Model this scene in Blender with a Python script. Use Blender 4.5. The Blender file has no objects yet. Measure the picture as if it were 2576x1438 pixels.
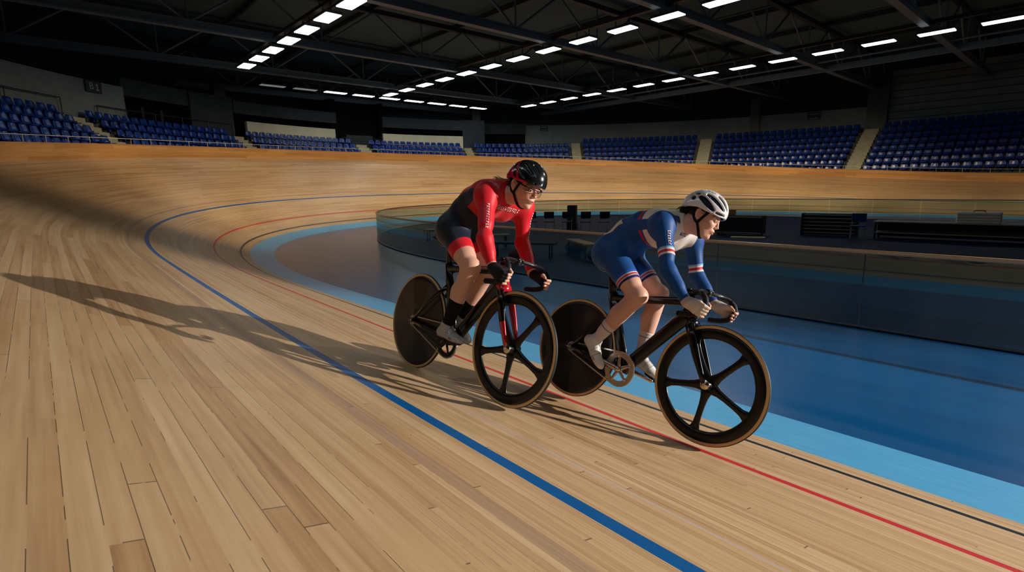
import bpy, bmesh, math, random
import numpy as np
from mathutils import Vector, Matrix
random.seed(4); RNG = np.random.default_rng(7)
SC = bpy.context.scene; COL = SC.collection; PI = math.pi

# ---------------------------------------------------------------- helpers
def obj(name, me, mat=None, parent=None, smooth=False, mw=None):
    if isinstance(me, bmesh.types.BMesh):
        bm = me; me = bpy.data.meshes.new(name); bm.normal_update(); bm.to_mesh(me); bm.free()
    o = bpy.data.objects.new(name, me); COL.objects.link(o)
    if mat is not None:
        for m in (mat if isinstance(mat, (list, tuple)) else [mat]): me.materials.append(m)
    if smooth and len(me.polygons):
        me.polygons.foreach_set('use_smooth', [True] * len(me.polygons))
    if parent is not None: o.parent = parent
    if mw is not None: o.matrix_world = mw
    return o

def mesh(name, V, F):
    me = bpy.data.meshes.new(name); me.from_pydata([tuple(map(float, v)) for v in V], [], F); me.update(); return me

def tag(o, label=None, cat=None, group=None, kind=None):
    if label: o['label'] = label
    if cat: o['category'] = cat
    if group: o['group'] = group
    if kind: o['kind'] = kind
    return o

def empty(name, loc=(0, 0, 0), mw=None):
    o = bpy.data.objects.new(name, None); COL.objects.link(o); o.empty_display_size = .1
    if mw is not None: o.matrix_world = mw
    else: o.location = loc
    return o

def struct(name, me, mat, parent=None, smooth=False):
    o = obj(name, me, mat, parent, smooth)
    if parent is None: o['kind'] = 'structure'
    return o

def box(bm, c, s, rot=None, bev=0):
    g = bmesh.ops.create_cube(bm, size=1.0)['verts']
    bmesh.ops.scale(bm, vec=s, verts=g)
    if bev:
        es = list({e for v in g for e in v.link_edges})
        r = bmesh.ops.bevel(bm, geom=es, offset=bev, segments=2, affect='EDGES', profile=.5)
        g = list({v for f in r['faces'] for v in f.verts} | {v for v in g if v.is_valid})
    if rot is not None: bmesh.ops.rotate(bm, cent=(0, 0, 0), matrix=rot, verts=g)
    bmesh.ops.translate(bm, vec=c, verts=g)
    return g

def ring_loft(bm, rings, caps=True, closed=False):
    vs = [[bm.verts.new(tuple(map(float, p))) for p in r] for r in rings]
    n = len(vs[0]); m = len(vs)
    for i in range(m if closed else m - 1):
        a, b = vs[i], vs[(i + 1) % m]
        for j in range(n):
            try: bm.faces.new((a[j], a[(j + 1) % n], b[(j + 1) % n], b[j]))
            except ValueError: pass
    if caps and not closed:
        bm.faces.new(list(reversed(vs[0]))); bm.faces.new(vs[-1])
    return vs

def frame_of(d, up=(0, 0, 1)):
    d = np.asarray(d, float); d = d / (np.linalg.norm(d) + 1e-12); up = np.asarray(up, float)
    if abs(d @ up) > .98: up = np.array([1., 0, 0])
    a = np.cross(up, d); a /= np.linalg.norm(a); b = np.cross(d, a)
    return d, a, b

def tube(bm, pts, r, n=10, up=(0, 0, 1), caps=True, closed=False):
    """tube along pts; r scalar, list, or list of (ra, rb): ra sideways, rb along up."""
    P = np.asarray(pts, float); m = len(P); rings = []
    for i in range(m):
        if closed: d = P[(i + 1) % m] - P[i - 1]
        else: d = P[min(i + 1, m - 1)] - P[max(i - 1, 0)]
        _, a, b = frame_of(d, up)
        ri = r[i] if isinstance(r, (list, tuple, np.ndarray)) else r
        ra, rb = ri if isinstance(ri, (list, tuple, np.ndarray)) else (ri, ri)
        rings.append([P[i] + a * ra * math.cos(t) + b * rb * math.sin(t) for t in np.linspace(0, 2 * PI, n, endpoint=False)])
    return ring_loft(bm, rings, caps, closed)

def lathe_y(bm, prof, n=64, c=(0, 0, 0), closed=True):
    """revolve (radius, y) profile about the y axis through c."""
    rings = []
    for k in range(n):
        t = 2 * PI * k / n
        rings.append([(c[0] + r * math.cos(t), c[1] + y, c[2] + r * math.sin(t)) for r, y in prof])
    vs = [[bm.verts.new(p) for p in R] for R in rings]; q = len(prof)
    for i in range(n):
        a, b = vs[i], vs[(i + 1) % n]
        for j in range(q if closed else q - 1):
            bm.faces.new((a[j], a[(j + 1) % q], b[(j + 1) % q], b[j]))
    bmesh.ops.recalc_face_normals(bm, faces=bm.faces)

def spline(pts, n=8):
    P = np.asarray(pts, float); out = []
    Q = np.vstack([2 * P[0] - P[1], P, 2 * P[-1] - P[-2]])
    for i in range(1, len(Q) - 2):
        for t in np.linspace(0, 1, n, endpoint=False):
            a, b, c, d = Q[i - 1], Q[i], Q[i + 1], Q[i + 2]
            out.append(.5 * ((2 * b) + (c - a) * t + (2 * a - 5 * b + 4 * c - d) * t ** 2 + (3 * b - a - 3 * c + d) * t ** 3))
    out.append(P[-1]); return np.array(out)

# ---------------------------------------------------------------- materials
def mat(name, col=(.5, .5, .5), rough=.5, metal=0, spec=.5, coat=0, **kw):
    m = bpy.data.materials.new(name); m.use_nodes = True
    b = m.node_tree.nodes['Principled BSDF']
    b.inputs['Base Color'].default_value = (*col, 1); b.inputs['Roughness'].default_value = rough
    b.inputs['Metallic'].default_value = metal; b.inputs['Specular IOR Level'].default_value = spec
    b.inputs['Coat Weight'].default_value = coat; b.inputs['Coat Roughness'].default_value = .12
    for k, v in kw.items(): b.inputs[k.replace('_', ' ')].default_value = v
    return m

def srgb(r, g, b):
    f = lambda c: (c / 255 / 12.92) if c / 255 <= .04045 else ((c / 255 + .055) / 1.055) ** 2.4
    return (f(r), f(g), f(b))

class NG:
    """tiny node-graph builder"""
    def __init__(s, m): s.t = m.node_tree; s.n = s.t.nodes; s.l = s.t.links; s.b = s.n['Principled BSDF']
    def node(s, ty, **kw):
        x = s.n.new(ty)
        for k, v in kw.items(): setattr(x, k, v)
        return x
    def put(s, sock, v):
        if isinstance(v, bpy.types.NodeSocket): s.l.new(v, sock)
        elif v is not None: sock.default_value = v
    def math(s, op, a, b=None, c=None):
        x = s.node('ShaderNodeMath', operation=op)
        for i, v in enumerate((a, b, c)):
            if v is not None: s.put(x.inputs[i], v)
        return x.outputs[0]
    def mix(s, f, a, b):
        x = s.node('ShaderNodeMix', data_type='RGBA')
        s.put(x.inputs[0], f)
        s.put(x.inputs[6], a if isinstance(a, bpy.types.NodeSocket) else (*a, 1)); s.put(x.inputs[7], b if isinstance(b, bpy.types.NodeSocket) else (*b, 1))
        return x.outputs[2]
    def noise(s, vec, scale=5, detail=3, rough=.5):
        x = s.node('ShaderNodeTexNoise'); s.put(x.inputs['Vector'], vec); x.inputs['Scale'].default_value = scale
        x.inputs['Detail'].default_value = detail; x.inputs['Roughness'].default_value = rough
        return x.outputs[0]
    def comb(s, x, y, z=0.):
        c = s.node('ShaderNodeCombineXYZ')
        for i, v in enumerate((x, y, z)): s.put(c.inputs[i], v)
        return c.outputs[0]
    def ramp(s, f, stops):
        r = s.node('ShaderNodeValToRGB'); s.put(r.inputs[0], f); e = r.color_ramp.elements
        while len(e) < len(stops): e.new(.5)
        for i, (p, c) in enumerate(stops): e[i].position = p; e[i].color = (*c, 1)
        return r.outputs[0]
    def uv(s):
        u = s.node('ShaderNodeUVMap'); x = s.node('ShaderNodeSeparateXYZ'); s.l.new(u.outputs[0], x.inputs[0])
        return x.outputs[0], x.outputs[1]
    def attr(s, name='Col'):
        a = s.node('ShaderNodeVertexColor'); a.layer_name = name; return a.outputs[0]

def wood_mat(name, stops, plank_w=.04, plank_l=3.0, rough=.42, lines=(), grain=.5, gap=.035, gapcol=(.06, .035, .02), contrast=1., wide=0):
    m = mat(name, rough=rough, spec=.35); g = NG(m); u, v0 = g.uv(); v = v0
    if wide:                                                              # broader, browner boards high on the track, their darkening partly painted light fall-off
        hi_ = g.math('GREATER_THAN', v0, wide); v = g.math('MULTIPLY', v0, g.math('SUBTRACT', 1., g.math('MULTIPLY', hi_, .5)))
    row = g.math('FLOOR', g.math('DIVIDE', v, plank_w))
    wn = g.node('ShaderNodeTexWhiteNoise', noise_dimensions='1D'); g.put(wn.inputs['W'], row)
    uo = g.math('ADD', g.math('DIVIDE', u, plank_l), g.math('MULTIPLY', wn.outputs[0], 7.3))
    pl = g.math('FLOOR', uo)
    w2 = g.node('ShaderNodeTexWhiteNoise', noise_dimensions='2D'); g.put(w2.inputs['Vector'], g.comb(row, pl))
    rnd = w2.outputs[0]
    n1 = g.noise(g.comb(g.math('MULTIPLY', u, .7), g.math('MULTIPLY', v, 45.), rnd), 1.6, 4, .6)
    n2 = g.noise(g.comb(g.math('MULTIPLY', u, .35), g.math('MULTIPLY', v, 2.2)), 1.1, 2, .5)
    n3 = g.noise(g.comb(g.math('MULTIPLY', u, 3.), g.math('MULTIPLY', v, 9.)), 1., 3, .6)
    f = g.math('ADD', g.math('MULTIPLY', rnd, .5 * contrast), g.math('ADD', g.math('MULTIPLY', n1, grain), g.math('ADD', g.math('MULTIPLY', n2, .45), g.math('MULTIPLY', n3, .25))))
    f = g.math('SUBTRACT', f, (.5 * contrast + grain + .7) / 2 - .5)
    c = g.ramp(f, stops)
    fr = g.math('FRACT', g.math('DIVIDE', v, plank_w)); ed = g.math('LESS_THAN', fr, gap)
    fe = g.math('LESS_THAN', g.math('FRACT', uo), .0015)
    gapf = g.math('MULTIPLY', g.math('MAXIMUM', ed, fe), g.math('MULTIPLY', g.math('GREATER_THAN', n3, .47), .75))
    c = g.mix(gapf, c, gapcol)
    if wide:
        t = g.node('ShaderNodeMapRange', interpolation_type='SMOOTHSTEP'); g.put(t.inputs[0], v0); t.inputs[1].default_value = 2.0; t.inputs[2].default_value = 4.2
        x = g.node('ShaderNodeMix', data_type='RGBA', blend_type='MULTIPLY'); g.put(x.inputs[0], t.outputs[0]); g.put(x.inputs[6], c); x.inputs[7].default_value = (.84, .80, .77, 1); c = x.outputs[2]  # tone darkens up the bank, partly in place of light fall-off
    for d, w, col, a in lines:
        k = g.math('LESS_THAN', g.math('ABSOLUTE', g.math('SUBTRACT', v0, d)), w / 2)
        c = g.mix(g.math('MULTIPLY', k, a), c, col)
    g.put(g.b.inputs['Base Color'], c)
    rr = g.math('ADD', g.math('MULTIPLY', n1, .16), rough - .08); g.put(g.b.inputs['Roughness'], rr)
    return m

def speck_mat(name, c1, c2, scale=3, rough=.5, spec=.4, stretch=None):
    m = mat(name, rough=rough, spec=spec); g = NG(m)
    if stretch: u, v = g.uv(); vec = g.comb(g.math('MULTIPLY', u, stretch[0]), g.math('MULTIPLY', v, stretch[1]))
    else: vec = g.node('ShaderNodeTexCoord').outputs['Object']
    g.put(g.b.inputs['Base Color'], g.ramp(g.noise(vec, scale, 5, .6), [(.3, c1), (.7, c2)]))
    return m

# ---------------------------------------------------------------- camera
CP = dict(f=1329.83, pitch=10.557, yaw=41.7426, roll=-.9435)
def cam_axes():
    pt = math.radians(CP['pitch']); a = math.radians(CP['yaw']); r = math.radians(CP['roll'])
    Fh = np.array([-math.cos(a), math.sin(a), 0]); R = np.array([math.sin(a), math.cos(a), 0]); Z = np.array([0, 0, 1.])
    F = Fh * math.cos(pt) - Z * math.sin(pt); U = Fh * math.sin(pt) + Z * math.cos(pt)
    return R * math.cos(r) + U * math.sin(r), U * math.cos(r) - R * math.sin(r), F
CR, CU, CF = cam_axes()
cd = bpy.data.cameras.new('camera'); cam = bpy.data.objects.new('camera', cd); COL.objects.link(cam)
cam.matrix_world = Matrix([(CR[i], CU[i], -CF[i], 0) for i in range(3)] + [(0, 0, 0, 1)])
cd.sensor_width = 36; cd.lens = CP['f'] / 2576 * 36; cd.sensor_fit = 'HORIZONTAL'; cd.clip_start = .05; cd.clip_end = 300
SC.camera = cam
def to_px(P):
    P = np.asarray(P, float); z = P @ CF
    return 1288 + CP['f'] * (P @ CR) / z, 719 - CP['f'] * (P @ CU) / z

# ---------------------------------------------------------------- the track's plan
TP = dict(y0=3.3785, b=14.5964, a=17.9157, n=2.0831, xb=-9.0184, zf=-1.6492, bs=14.5627, bb=49.2889, xt=.6263, L=44.5394,
          dk=.2339, dr=.8649, dbl=2.1646, dt=5.6538, w=.6075, sb=.48, rr=3.7932, rh=.9388, fh=.4527)
FLOOR_Z = TP['zf'] - TP['w'] * math.tan(math.radians(TP['bs'] * TP['sb']))
def _plan(xend=9.0):
    t = np.linspace(0, PI, 221); yc = TP['y0'] + TP['b']; c = np.cos(t); s = np.sin(t); n = TP['n']
    y = yc - TP['b'] * np.sign(c) * np.abs(c) ** (2 / n); x = TP['xb'] - TP['a'] * np.abs(s) ** (2 / n)
    xs = np.linspace(xend, TP['xb'], 50)[:-1]
    P = np.stack([np.r_[xs, x, xs[::-1]], np.r_[0 * xs + TP['y0'], y, 0 * xs + yc + TP['b']]], -1)
    tg = np.gradient(P, axis=0); tg /= np.linalg.norm(tg, axis=1)[:, None]
    return P, tg, np.stack([-tg[:, 1], tg[:, 0]], -1)
DP, DT, DN = _plan()
def bank_at(x):
    t = np.clip((TP['xt'] - np.asarray(x)) / TP['L'], 0, 1); t = t * t * (3 - 2 * t)
    return np.radians(TP['bs'] + (TP['bb'] - TP['bs']) * t)
BANK = bank_at(DP[:, 0]); ARC = np.r_[0, np.cumsum(np.linalg.norm(np.diff(DP, axis=0), axis=1))]
FC = DP + DN * (TP['dt'] * np.cos(BANK))[:, None]; FZ = TP['zf'] + TP['dt'] * np.sin(BANK)      # top edge
FS = np.r_[0, np.cumsum(np.linalg.norm(np.diff(FC, axis=0), axis=1))]
# arclength origin used while measuring the photograph started 3 m farther along the straight
FS = FS + 3.0
def fat(S, o=0.):
    """point beyond the top edge: position (x, y), outward normal, tangent, top-edge z"""
    S = np.asarray(S, float)
    p = np.stack([np.interp(S, FS, FC[:, k]) for k in (0, 1)], -1); n = np.stack([np.interp(S, FS, DN[:, k]) for k in (0, 1)], -1)
    n = n / np.linalg.norm(n, axis=-1, keepdims=True)
    return p + n * np.asarray(o)[..., None] if np.ndim(o) else p + n * o, n, np.interp(S, FS, FZ)
def sweep(S0, S1, prof, step=.6, zrel=False, uvs=1.0):
    """closed profile [(o, z)...] swept beyond the track's top edge from S0 to S1"""
    m = max(2, int(abs(S1 - S0) / step) + 1); S = np.linspace(S0, S1, m); p, n, z = fat(S)
    V = []; F = []; q = len(prof)
    for i in range(m):
        for o_, zz in prof: V.append((p[i, 0] + n[i, 0] * o_, p[i, 1] + n[i, 1] * o_, zz + (z[i] if zrel else 0)))
    for i in range(m - 1):
        for j in range(q): F.append((i * q + j, i * q + (j + 1) % q, (i + 1) * q + (j + 1) % q, (i + 1) * q + j))
    F.append(tuple(range(q))[::-1]); F.append(tuple((m - 1) * q + j for j in range(q)))
    me = mesh('sweep', V, F); uv = me.uv_layers.new(name='UVMap')
    per = np.r_[0, np.cumsum([math.dist(prof[j], prof[(j + 1) % q]) for j in range(q)])]
    k = 0
    for f in me.polygons:
        for li, vi in zip(f.loop_indices, f.vertices):
            i, j = divmod(vi, q); vv = per[j]
            if j == 0 and any((w % q) == q - 1 for w in f.vertices) and not any((w % q) == 1 for w in f.vertices): vv = per[q]
            uv.data[li].uv = (S[i], vv)
    bm = bmesh.new(); bm.from_mesh(me); bmesh.ops.recalc_face_normals(bm, faces=bm.faces); bm.to_mesh(me); bm.free()
    return me
def strip(A, B, za, zb, va, vb, nv=1):
    """sheet between two plan curves, uv = (arc length, distance)"""
    m = len(A); V = []; F = []; UV = []
    for i in range(m):
        for j in range(nv + 1):
            t = j / nv; p = A[i] * (1 - t) + B[i] * t
            V.append((p[0], p[1], za[i] * (1 - t) + zb[i] * t)); UV.append((ARC[i], va * (1 - t) + vb * t))
    for i in range(m - 1):
        for j in range(nv):
            a = i * (nv + 1) + j; F.append((a, a + nv + 1, a + nv + 2, a + 1))
    me = mesh('strip', V, F); uv = me.uv_layers.new(name='UVMap')
    for f in me.polygons:
        for li, vi in zip(f.loop_indices, f.vertices): uv.data[li].uv = UV[vi]
    bm = bmesh.new(); bm.from_mesh(me)
    bmesh.ops.recalc_face_normals(bm, faces=bm.faces)
    if sum(f.normal.z for f in bm.faces) < 0: bmesh.ops.reverse_faces(bm, faces=bm.faces)
    bm.to_mesh(me); bm.free()
    return me
# ================================================================ the velodrome
OAK = [(.08, srgb(142, 104, 70)), (.33, srgb(182, 144, 104)), (.52, srgb(198, 162, 121)), (.72, srgb(209, 176, 136)), (.95, srgb(224, 195, 155))]
LINES = [(TP['dk'], .055, srgb(22, 30, 34), 1.), (TP['dr'], .055, srgb(196, 40, 44), 1.), (TP['dbl'], .075, srgb(0, 86, 150), 1.),
         (2.48, .07, srgb(120, 100, 100), .35), (1.85, .02, srgb(190, 180, 190), .35)]
M_TRACK = wood_mat('track_boards', OAK, .034, 3.4, .40, LINES, grain=.75, contrast=.62, wide=2.75)
M_FENCE = wood_mat('fence_boards', [(.1, srgb(146, 96, 48)), (.4, srgb(178, 124, 66)), (.6, srgb(194, 140, 80)), (.9, srgb(212, 160, 102))], .11, 3.2, .45, grain=.8, contrast=.6, gap=.03)
M_APRON = speck_mat('light_blue_paint', srgb(74, 160, 212), srgb(92, 178, 226), 3, .34, .5, (1.2, 9))
M_ZONE = speck_mat('dark_blue_paint', srgb(0, 76, 132), srgb(2, 88, 146), 1.3, .26, .55, (.5, 1.5))
M_INFIELD = speck_mat('navy_infield', srgb(4, 30, 62), srgb(8, 40, 76), 1.2, .6, .15)
M_CONC = speck_mat('pale_concrete', srgb(150, 148, 130), srgb(176, 172, 152), 4, .8, .2)
M_STEP = speck_mat('terrace_concrete', srgb(58, 62, 62), srgb(78, 80, 78), 3, .85, .2)
M_WALLG = speck_mat('grey_wall', srgb(112, 122, 128), srgb(124, 134, 138), 1.5, .8, .2)
M_WALLD = speck_mat('dark_wall', srgb(50, 56, 62), srgb(60, 66, 72), 1.2, .85, .2)
M_WALLC = speck_mat('cream_wall', srgb(206, 202, 180), srgb(220, 214, 192), 1.5, .8, .2)
M_BLACK = mat('black_curtain', srgb(12, 15, 18), .9, spec=.1)
M_STEEL = mat('painted_steel', srgb(104, 120, 134), .45, metal=.2)
M_DARKSTEEL = mat('dark_steel', srgb(50, 56, 60), .5, metal=.2)
M_RAIL = mat('pale_handrail', srgb(206, 200, 180), .4, metal=.3)
M_DECK = mat('roof_deck', srgb(84, 104, 112), .8, spec=.2)
def clad_mat():
    m = mat('ribbed_cladding', rough=.6, spec=.3); g = NG(m); u, v = g.uv()
    fr = g.math('FRACT', g.math('MULTIPLY', v, 2.2)); e = g.math('LESS_THAN', fr, .14)
    n = g.noise(g.comb(g.math('MULTIPLY', u, .3), g.math('MULTIPLY', v, 2.)), 2, 3)
    c = g.ramp(n, [(.3, srgb(96, 110, 122)), (.7, srgb(118, 132, 142))]); g.put(g.b.inputs['Base Color'], g.mix(e, c, srgb(58, 68, 78))); return m
M_CLAD = clad_mat()

# --- riding surface, painted bands, infield floor
def off(d): return DP + DN * (d * np.cos(BANK))[:, None], TP['zf'] + d * np.sin(BANK)
A, za = off(0.); B, zb = off(TP['dt'])
struct('floor_track', strip(A, B, za, zb, 0, TP['dt'], 6), M_TRACK, smooth=True)
C = DP - DN * TP['w']; zc = TP['zf'] - TP['w'] * np.tan(BANK * TP['sb'])
struct('floor_blue_band', strip(C, A, zc, za, -TP['w'], 0, 2), M_APRON)
D = DP - DN * (TP['rr'] + .25); zd = np.full(len(D), FLOOR_Z) 
zz = np.minimum(zc, FLOOR_Z)
struct('floor_safety_zone', strip(D, C, zz * 0 + FLOOR_Z, zc, -TP['rr'], -TP['w'], 4), M_ZONE)
RC = DP - DN * TP['rr']                                                   # line of the glass barrier
IN = DP - DN * (TP['rr'] - .02)
V = [(x, y, FLOOR_Z + .002) for x, y in IN]; struct('floor_infield', mesh('floor', V, [tuple(range(len(V)))]), M_INFIELD)

# --- wooden board fence with its rail at the track's top edge
S0, S1 = FS[0], FS[-1]
fence = empty('perimeter_fence', (*FC[len(FC) // 2], FZ[len(FZ) // 2]))
tag(fence, 'orange-brown wooden board fence with thin pale rail along the track top edge', 'fence')
INV = Matrix.Translation(fence.location).inverted()
def inv(me): me.transform(INV); return me
obj('board', inv(sweep(S0, S1, [(-.01, -.02), (-.01, TP['fh']), (.035, TP['fh']), (.035, -.02)], zrel=True)), M_FENCE, fence)
obj('cap', inv(sweep(S0, S1, [(-.018, TP['fh']), (-.018, TP['fh'] + .018), (.045, TP['fh'] + .018), (.045, TP['fh'])], zrel=True)), M_FENCE, fence)
Sr = np.linspace(S0, S1, 240); pr, nr, zr = fat(Sr, .10)
bm = bmesh.new(); tube(bm, np.c_[pr, zr + TP['fh'] + .21], .011, 6); rail = obj('rail', bm, M_RAIL, fence); rail.data.transform(INV)
for S in np.arange(30.2, 104, 1.15):
    p, n, z = fat(np.array([S]), .10); bm = bmesh.new(); tube(bm, [(p[0, 0], p[0, 1], z[0] - .05), (p[0, 0], p[0, 1], z[0] + TP['fh'] + .21)], .011, 6)
    o = obj('post', bm, M_RAIL, fence); o.data.transform(INV)

# --- terraces, aisles, walls behind the track
def zrow(n, S): return .685 + .41 * n + .12 * float(np.clip((72 - S) / 36, 0, 1))
ROW_O = lambda n: .40 + .65 * n
NROW = 11
SECT = [(28.0, 39.5, 7), (40.55, 46.9, 7), (47.8, 53.75, 7), (54.8, 60.65, 7), (61.5, 67.75, 7), (68.7, 76.05, 8), (77.15, 85.15, 8), (86.25, 100.0, 8)]
def terrace(S0, S1, N, ext):
    prof = [(.12, -1.2)]
    zb_ = zrow(0, (S0 + S1) / 2) - .30; prof.append((.12, zb_))
    for n in range(N):
        z = zrow(n, (S0 + S1) / 2) - .30; o_ = ROW_O(n) + .45
        prof.append((o_, z)); prof.append((o_, z + (.41 if n < N - 1 else 0)))
    prof.append((ext, prof[-1][1])); prof.append((ext, -1.2))
    q = [prof[0]]
    for a in prof[1:]:
        if math.dist(a, q[-1]) > 1e-4: q.append(a)
    return q
bounds = [28.0] + [(SECT[i][1] + SECT[i + 1][0]) / 2 for i in range(7)] + [101.0]
for i, (a, b, N) in enumerate(SECT):
    struct(f'floor_terrace_{i+1}', sweep(bounds[i], bounds[i + 1], terrace(bounds[i], bounds[i + 1], N, 6.5 if i < 4 else 7.5)), M_STEP)
    if i < 7:                                                             # pale stair flight in the aisle after this block
        bm = bmesh.new(); s0, s1 = b + .12, SECT[i + 1][0] - .12; Sm = (s0 + s1) / 2
        Nn = max(N, SECT[i + 1][2])
        p, n, z = fat(np.array([Sm])); ang = math.atan2(n[0, 1], n[0, 0])
        for k in range(Nn * 2):
            zt = zrow(0, Sm) - .30 + .205 * k + .02; o0 = .16 + .325 * k
            c = p[0] + n[0] * (o0 + .19)
            box(bm, (c[0], c[1], zt - .25), (.38, s1 - s0, .5), Matrix.Rotation(ang, 3, 'Z'))
        struct(f'trim_stairs_{i+1}', bm, M_CONC)

def wallp(name, a, b, z0, z1, o, m, th=.2): return struct(name, sweep(a, b, [(o, z0), (o, z1), (o + th, z1), (o + th, z0)], step=.5), m)
wallp('wall_concrete_end', 30, 42.6, .5, 4.95, 5.0, M_WALLG)
wallp('wall_fascia', 42.6, 45.5, 4.60, 5.40, 5.1, M_WALLD)
wallp('wall_glazed_recess', 42.6, 45.5, 1.5, 4.62, 6.2, M_BLACK)
for S in (43.1, 43.9, 44.7):
    wallp('wall_mullion', S, S + .1, 3.2, 4.3, 5.9, M_WALLD, .06)
wallp('wall_block', 45.5, 47.55, .5, 5.38, 5.0, M_WALLD)
wallp('wall_upper_bend', 47.6, 53.1, 4.55, 5.25, 5.0, M_WALLD)
wallp('wall_cream_bend', 48.2, 53.0, 1.5, 4.15, 5.0, M_WALLC)
wallp('wall_recess_bend', 47.0, 53.2, 1.5, 5.0, 5.8, M_BLACK)
wallp('wall_portal', 53.1, 55.85, 1.5, 6.2, 5.9, M_BLACK)
wallp('wall_portal_jamb', 52.9, 53.2, 1.5, 6.2, 5.3, M_BLACK, .8)
wallp('wall_portal_reveal', 55.8, 56.05, 1.5, 6.2, 5.3, M_BLACK, .8)
wallp('wall_portal_door', 53.9, 55.5, 2.0, 3.9, 5.7, mat('portal_door', srgb(28, 40, 48), .6), .06)
wallp('wall_upper_far', 55.9, 60.9, 4.50, 5.25, 5.0, M_WALLD)
wallp('wall_cream_far', 55.9, 60.9, 1.5, 4.05, 5.0, M_WALLC)
wallp('wall_recess_far', 55.8, 61, 1.5, 5.0, 5.8, M_BLACK)
wallp('wall_pillar', 60.9, 62.3, 1.0, 5.3, 5.0, M_WALLD)
wallp('wall_dark_far', 62.3, 65.1, .5, 5.3, 6.4, M_BLACK)
wallp('wall_dark_header', 62.3, 65.1, 4.35, 5.2, 6.0, M_WALLD)
wallp('wall_grey_straight', 65.1, 86.2, .5, 5.12, 6.5, M_WALLG)
wallp('wall_cladding', 86.2, 101, .5, 7.3, 6.6, M_CLAD)
wallp('wall_upper_back', 26, 101, 4.2, 8.6, 8.2, M_WALLD)
for S, w, zt in ((79.3, .55, 6.4), (85.7, 1.0, 6.9), (47.6, .5, 6.3), (62.0, .5, 6.3), (93.6, .5, 6.9)):
    wallp('wall_column', S - w / 2, S + w / 2, .8, zt, 7.0 if S > 88 else 6.05, M_DARKSTEEL, .4)

# --- roof: deck, trusses across the hall, trunking along the light rows
H = 5.95
bm = bmesh.new(); box(bm, (-14, 17.5, 8.75), (76, 74, .2)); struct('ceiling', bm, M_DECK)
bm = bmesh.new(); box(bm, (-52, 17.5, 3.6), (.3, 74, 10.4)); struct('wall_end', bm, M_WALLD)
bm = bmesh.new(); box(bm, (-14, 54.3, 3.6), (76, .3, 10.4)); struct('wall_far', bm, M_WALLD)
bm = bmesh.new(); box(bm, (-14, -19.3, 3.6), (76, .3, 10.4)); struct('wall_near', bm, M_WALLD)
bm = bmesh.new(); box(bm, (23.8, 17.5, 3.6), (.3, 74, 10.4)); struct('wall_start', bm, M_WALLD)
TY0, TY1 = -13., 50.
for i, tx in enumerate((-5.9, -11.6, -17.3, -24.4, -30.9, -37.4)):
    t = empty(f'truss_beam_{i+1}', (tx, (TY0 + TY1) / 2, 6.2)); t['kind'] = 'structure'
    L_ = TY1 - TY0
    bm = bmesh.new(); box(bm, (0, 0, 0), (.30, L_, .06)); box(bm, (0, 0, .14), (.08, L_, .22)); box(bm, (0, 0, .27), (.30, L_, .05)); obj('bottom_chord', bm, M_STEEL, t)
    bm = bmesh.new(); box(bm, (0, 0, 2.1), (.26, L_, .22)); obj('top_chord', bm, M_DARKSTEEL, t)
    nb = 12
    for k in range(nb):
        y0 = -L_ / 2 + L_ * k / nb; y1 = y0 + L_ / nb; ym = (y0 + y1) / 2
        bm = bmesh.new(); tube(bm, [(0, y0, 2.05), (0, ym, .22)], .055, 6); tube(bm, [(0, y1, 2.05), (0, ym, .22)], .055, 6); tube(bm, [(0, ym, .2), (0, ym, 2.05)], .04, 6)
        obj('web_member', bm, M_STEEL, t)
for i, y in enumerate((2.4, 8.6, 13.2, 18.1, 23.3, 28.6, 33.5, 38.5)):
    bm = bmesh.new(); box(bm, (-14, y, 8.45), (74, .12, .24)); struct(f'purlin_beam_{i+1}', bm, M_DARKSTEEL)

# --- luminaires
M_GLOW = bpy.data.materials.new('lit_diffuser'); M_GLOW.use_nodes = True
g = NG(M_GLOW); g.b.inputs['Base Color'].default_value = (.9, .9, .88, 1); g.b.inputs['Emission Color'].default_value = (.84, .97, 1., 1); g.b.inputs['Emission Strength'].default_value = 5.8
M_GLOWDIM = M_GLOW.copy(); M_GLOWDIM.node_tree.nodes['Principled BSDF'].inputs['Emission Strength'].default_value = .10
def light_proto(lx, ly, m):
    r = empty('ceiling_light')
    bm = bmesh.new(); box(bm, (0, 0, .075), (lx + .06, ly + .06, .09), bev=.01); box(bm, (lx * .3, 0, .32), (.03, .03, .4)); box(bm, (-lx * .3, 0, .32), (.03, .03, .4)); obj('frame', bm, M_DARKSTEEL, r)
    bm = bmesh.new(); box(bm, (0, 0, .015), (lx, ly, .03), bev=.006); obj('diffuser', bm, m, r)
    return r
def copy_tree(o, parent=None):
    c = o.copy(); COL.objects.link(c)
    if parent is not None: c.parent = parent; c.matrix_parent_inverse = o.matrix_parent_inverse.copy()
    for ch in list(o.children): copy_tree(ch, c)
    return c
ORD = ['first', 'second', 'third', 'fourth', 'fifth', 'sixth', 'seventh', 'eighth', 'ninth', 'tenth', 'eleventh', 'twelfth', 'thirteenth', 'fourteenth', 'fifteenth',
       'sixteenth', 'seventeenth', 'eighteenth', 'nineteenth', 'twentieth', 'twenty-first', 'twenty-second', 'twenty-third', 'twenty-fourth', 'twenty-fifth']
rows = [('left light row', 1.447, [-4.815 + .3185 * k for k in range(8)], 1.10, .55, M_GLOW),
        ('middle light row', 3.03, [-5.31 + .338 * k for k in range(13)], 1.10, .50, M_GLOW),
        ('added near light row', -.16, [-1.9 + .36 * k for k in range(10)], 1.10, .50, M_GLOW),  # row added out of view as fill for the riders' shaded sides
        ('right light row', 4.81, [-5.02 + .34 * k for k in range(16)], 1.20, .46, M_GLOW)]
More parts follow.
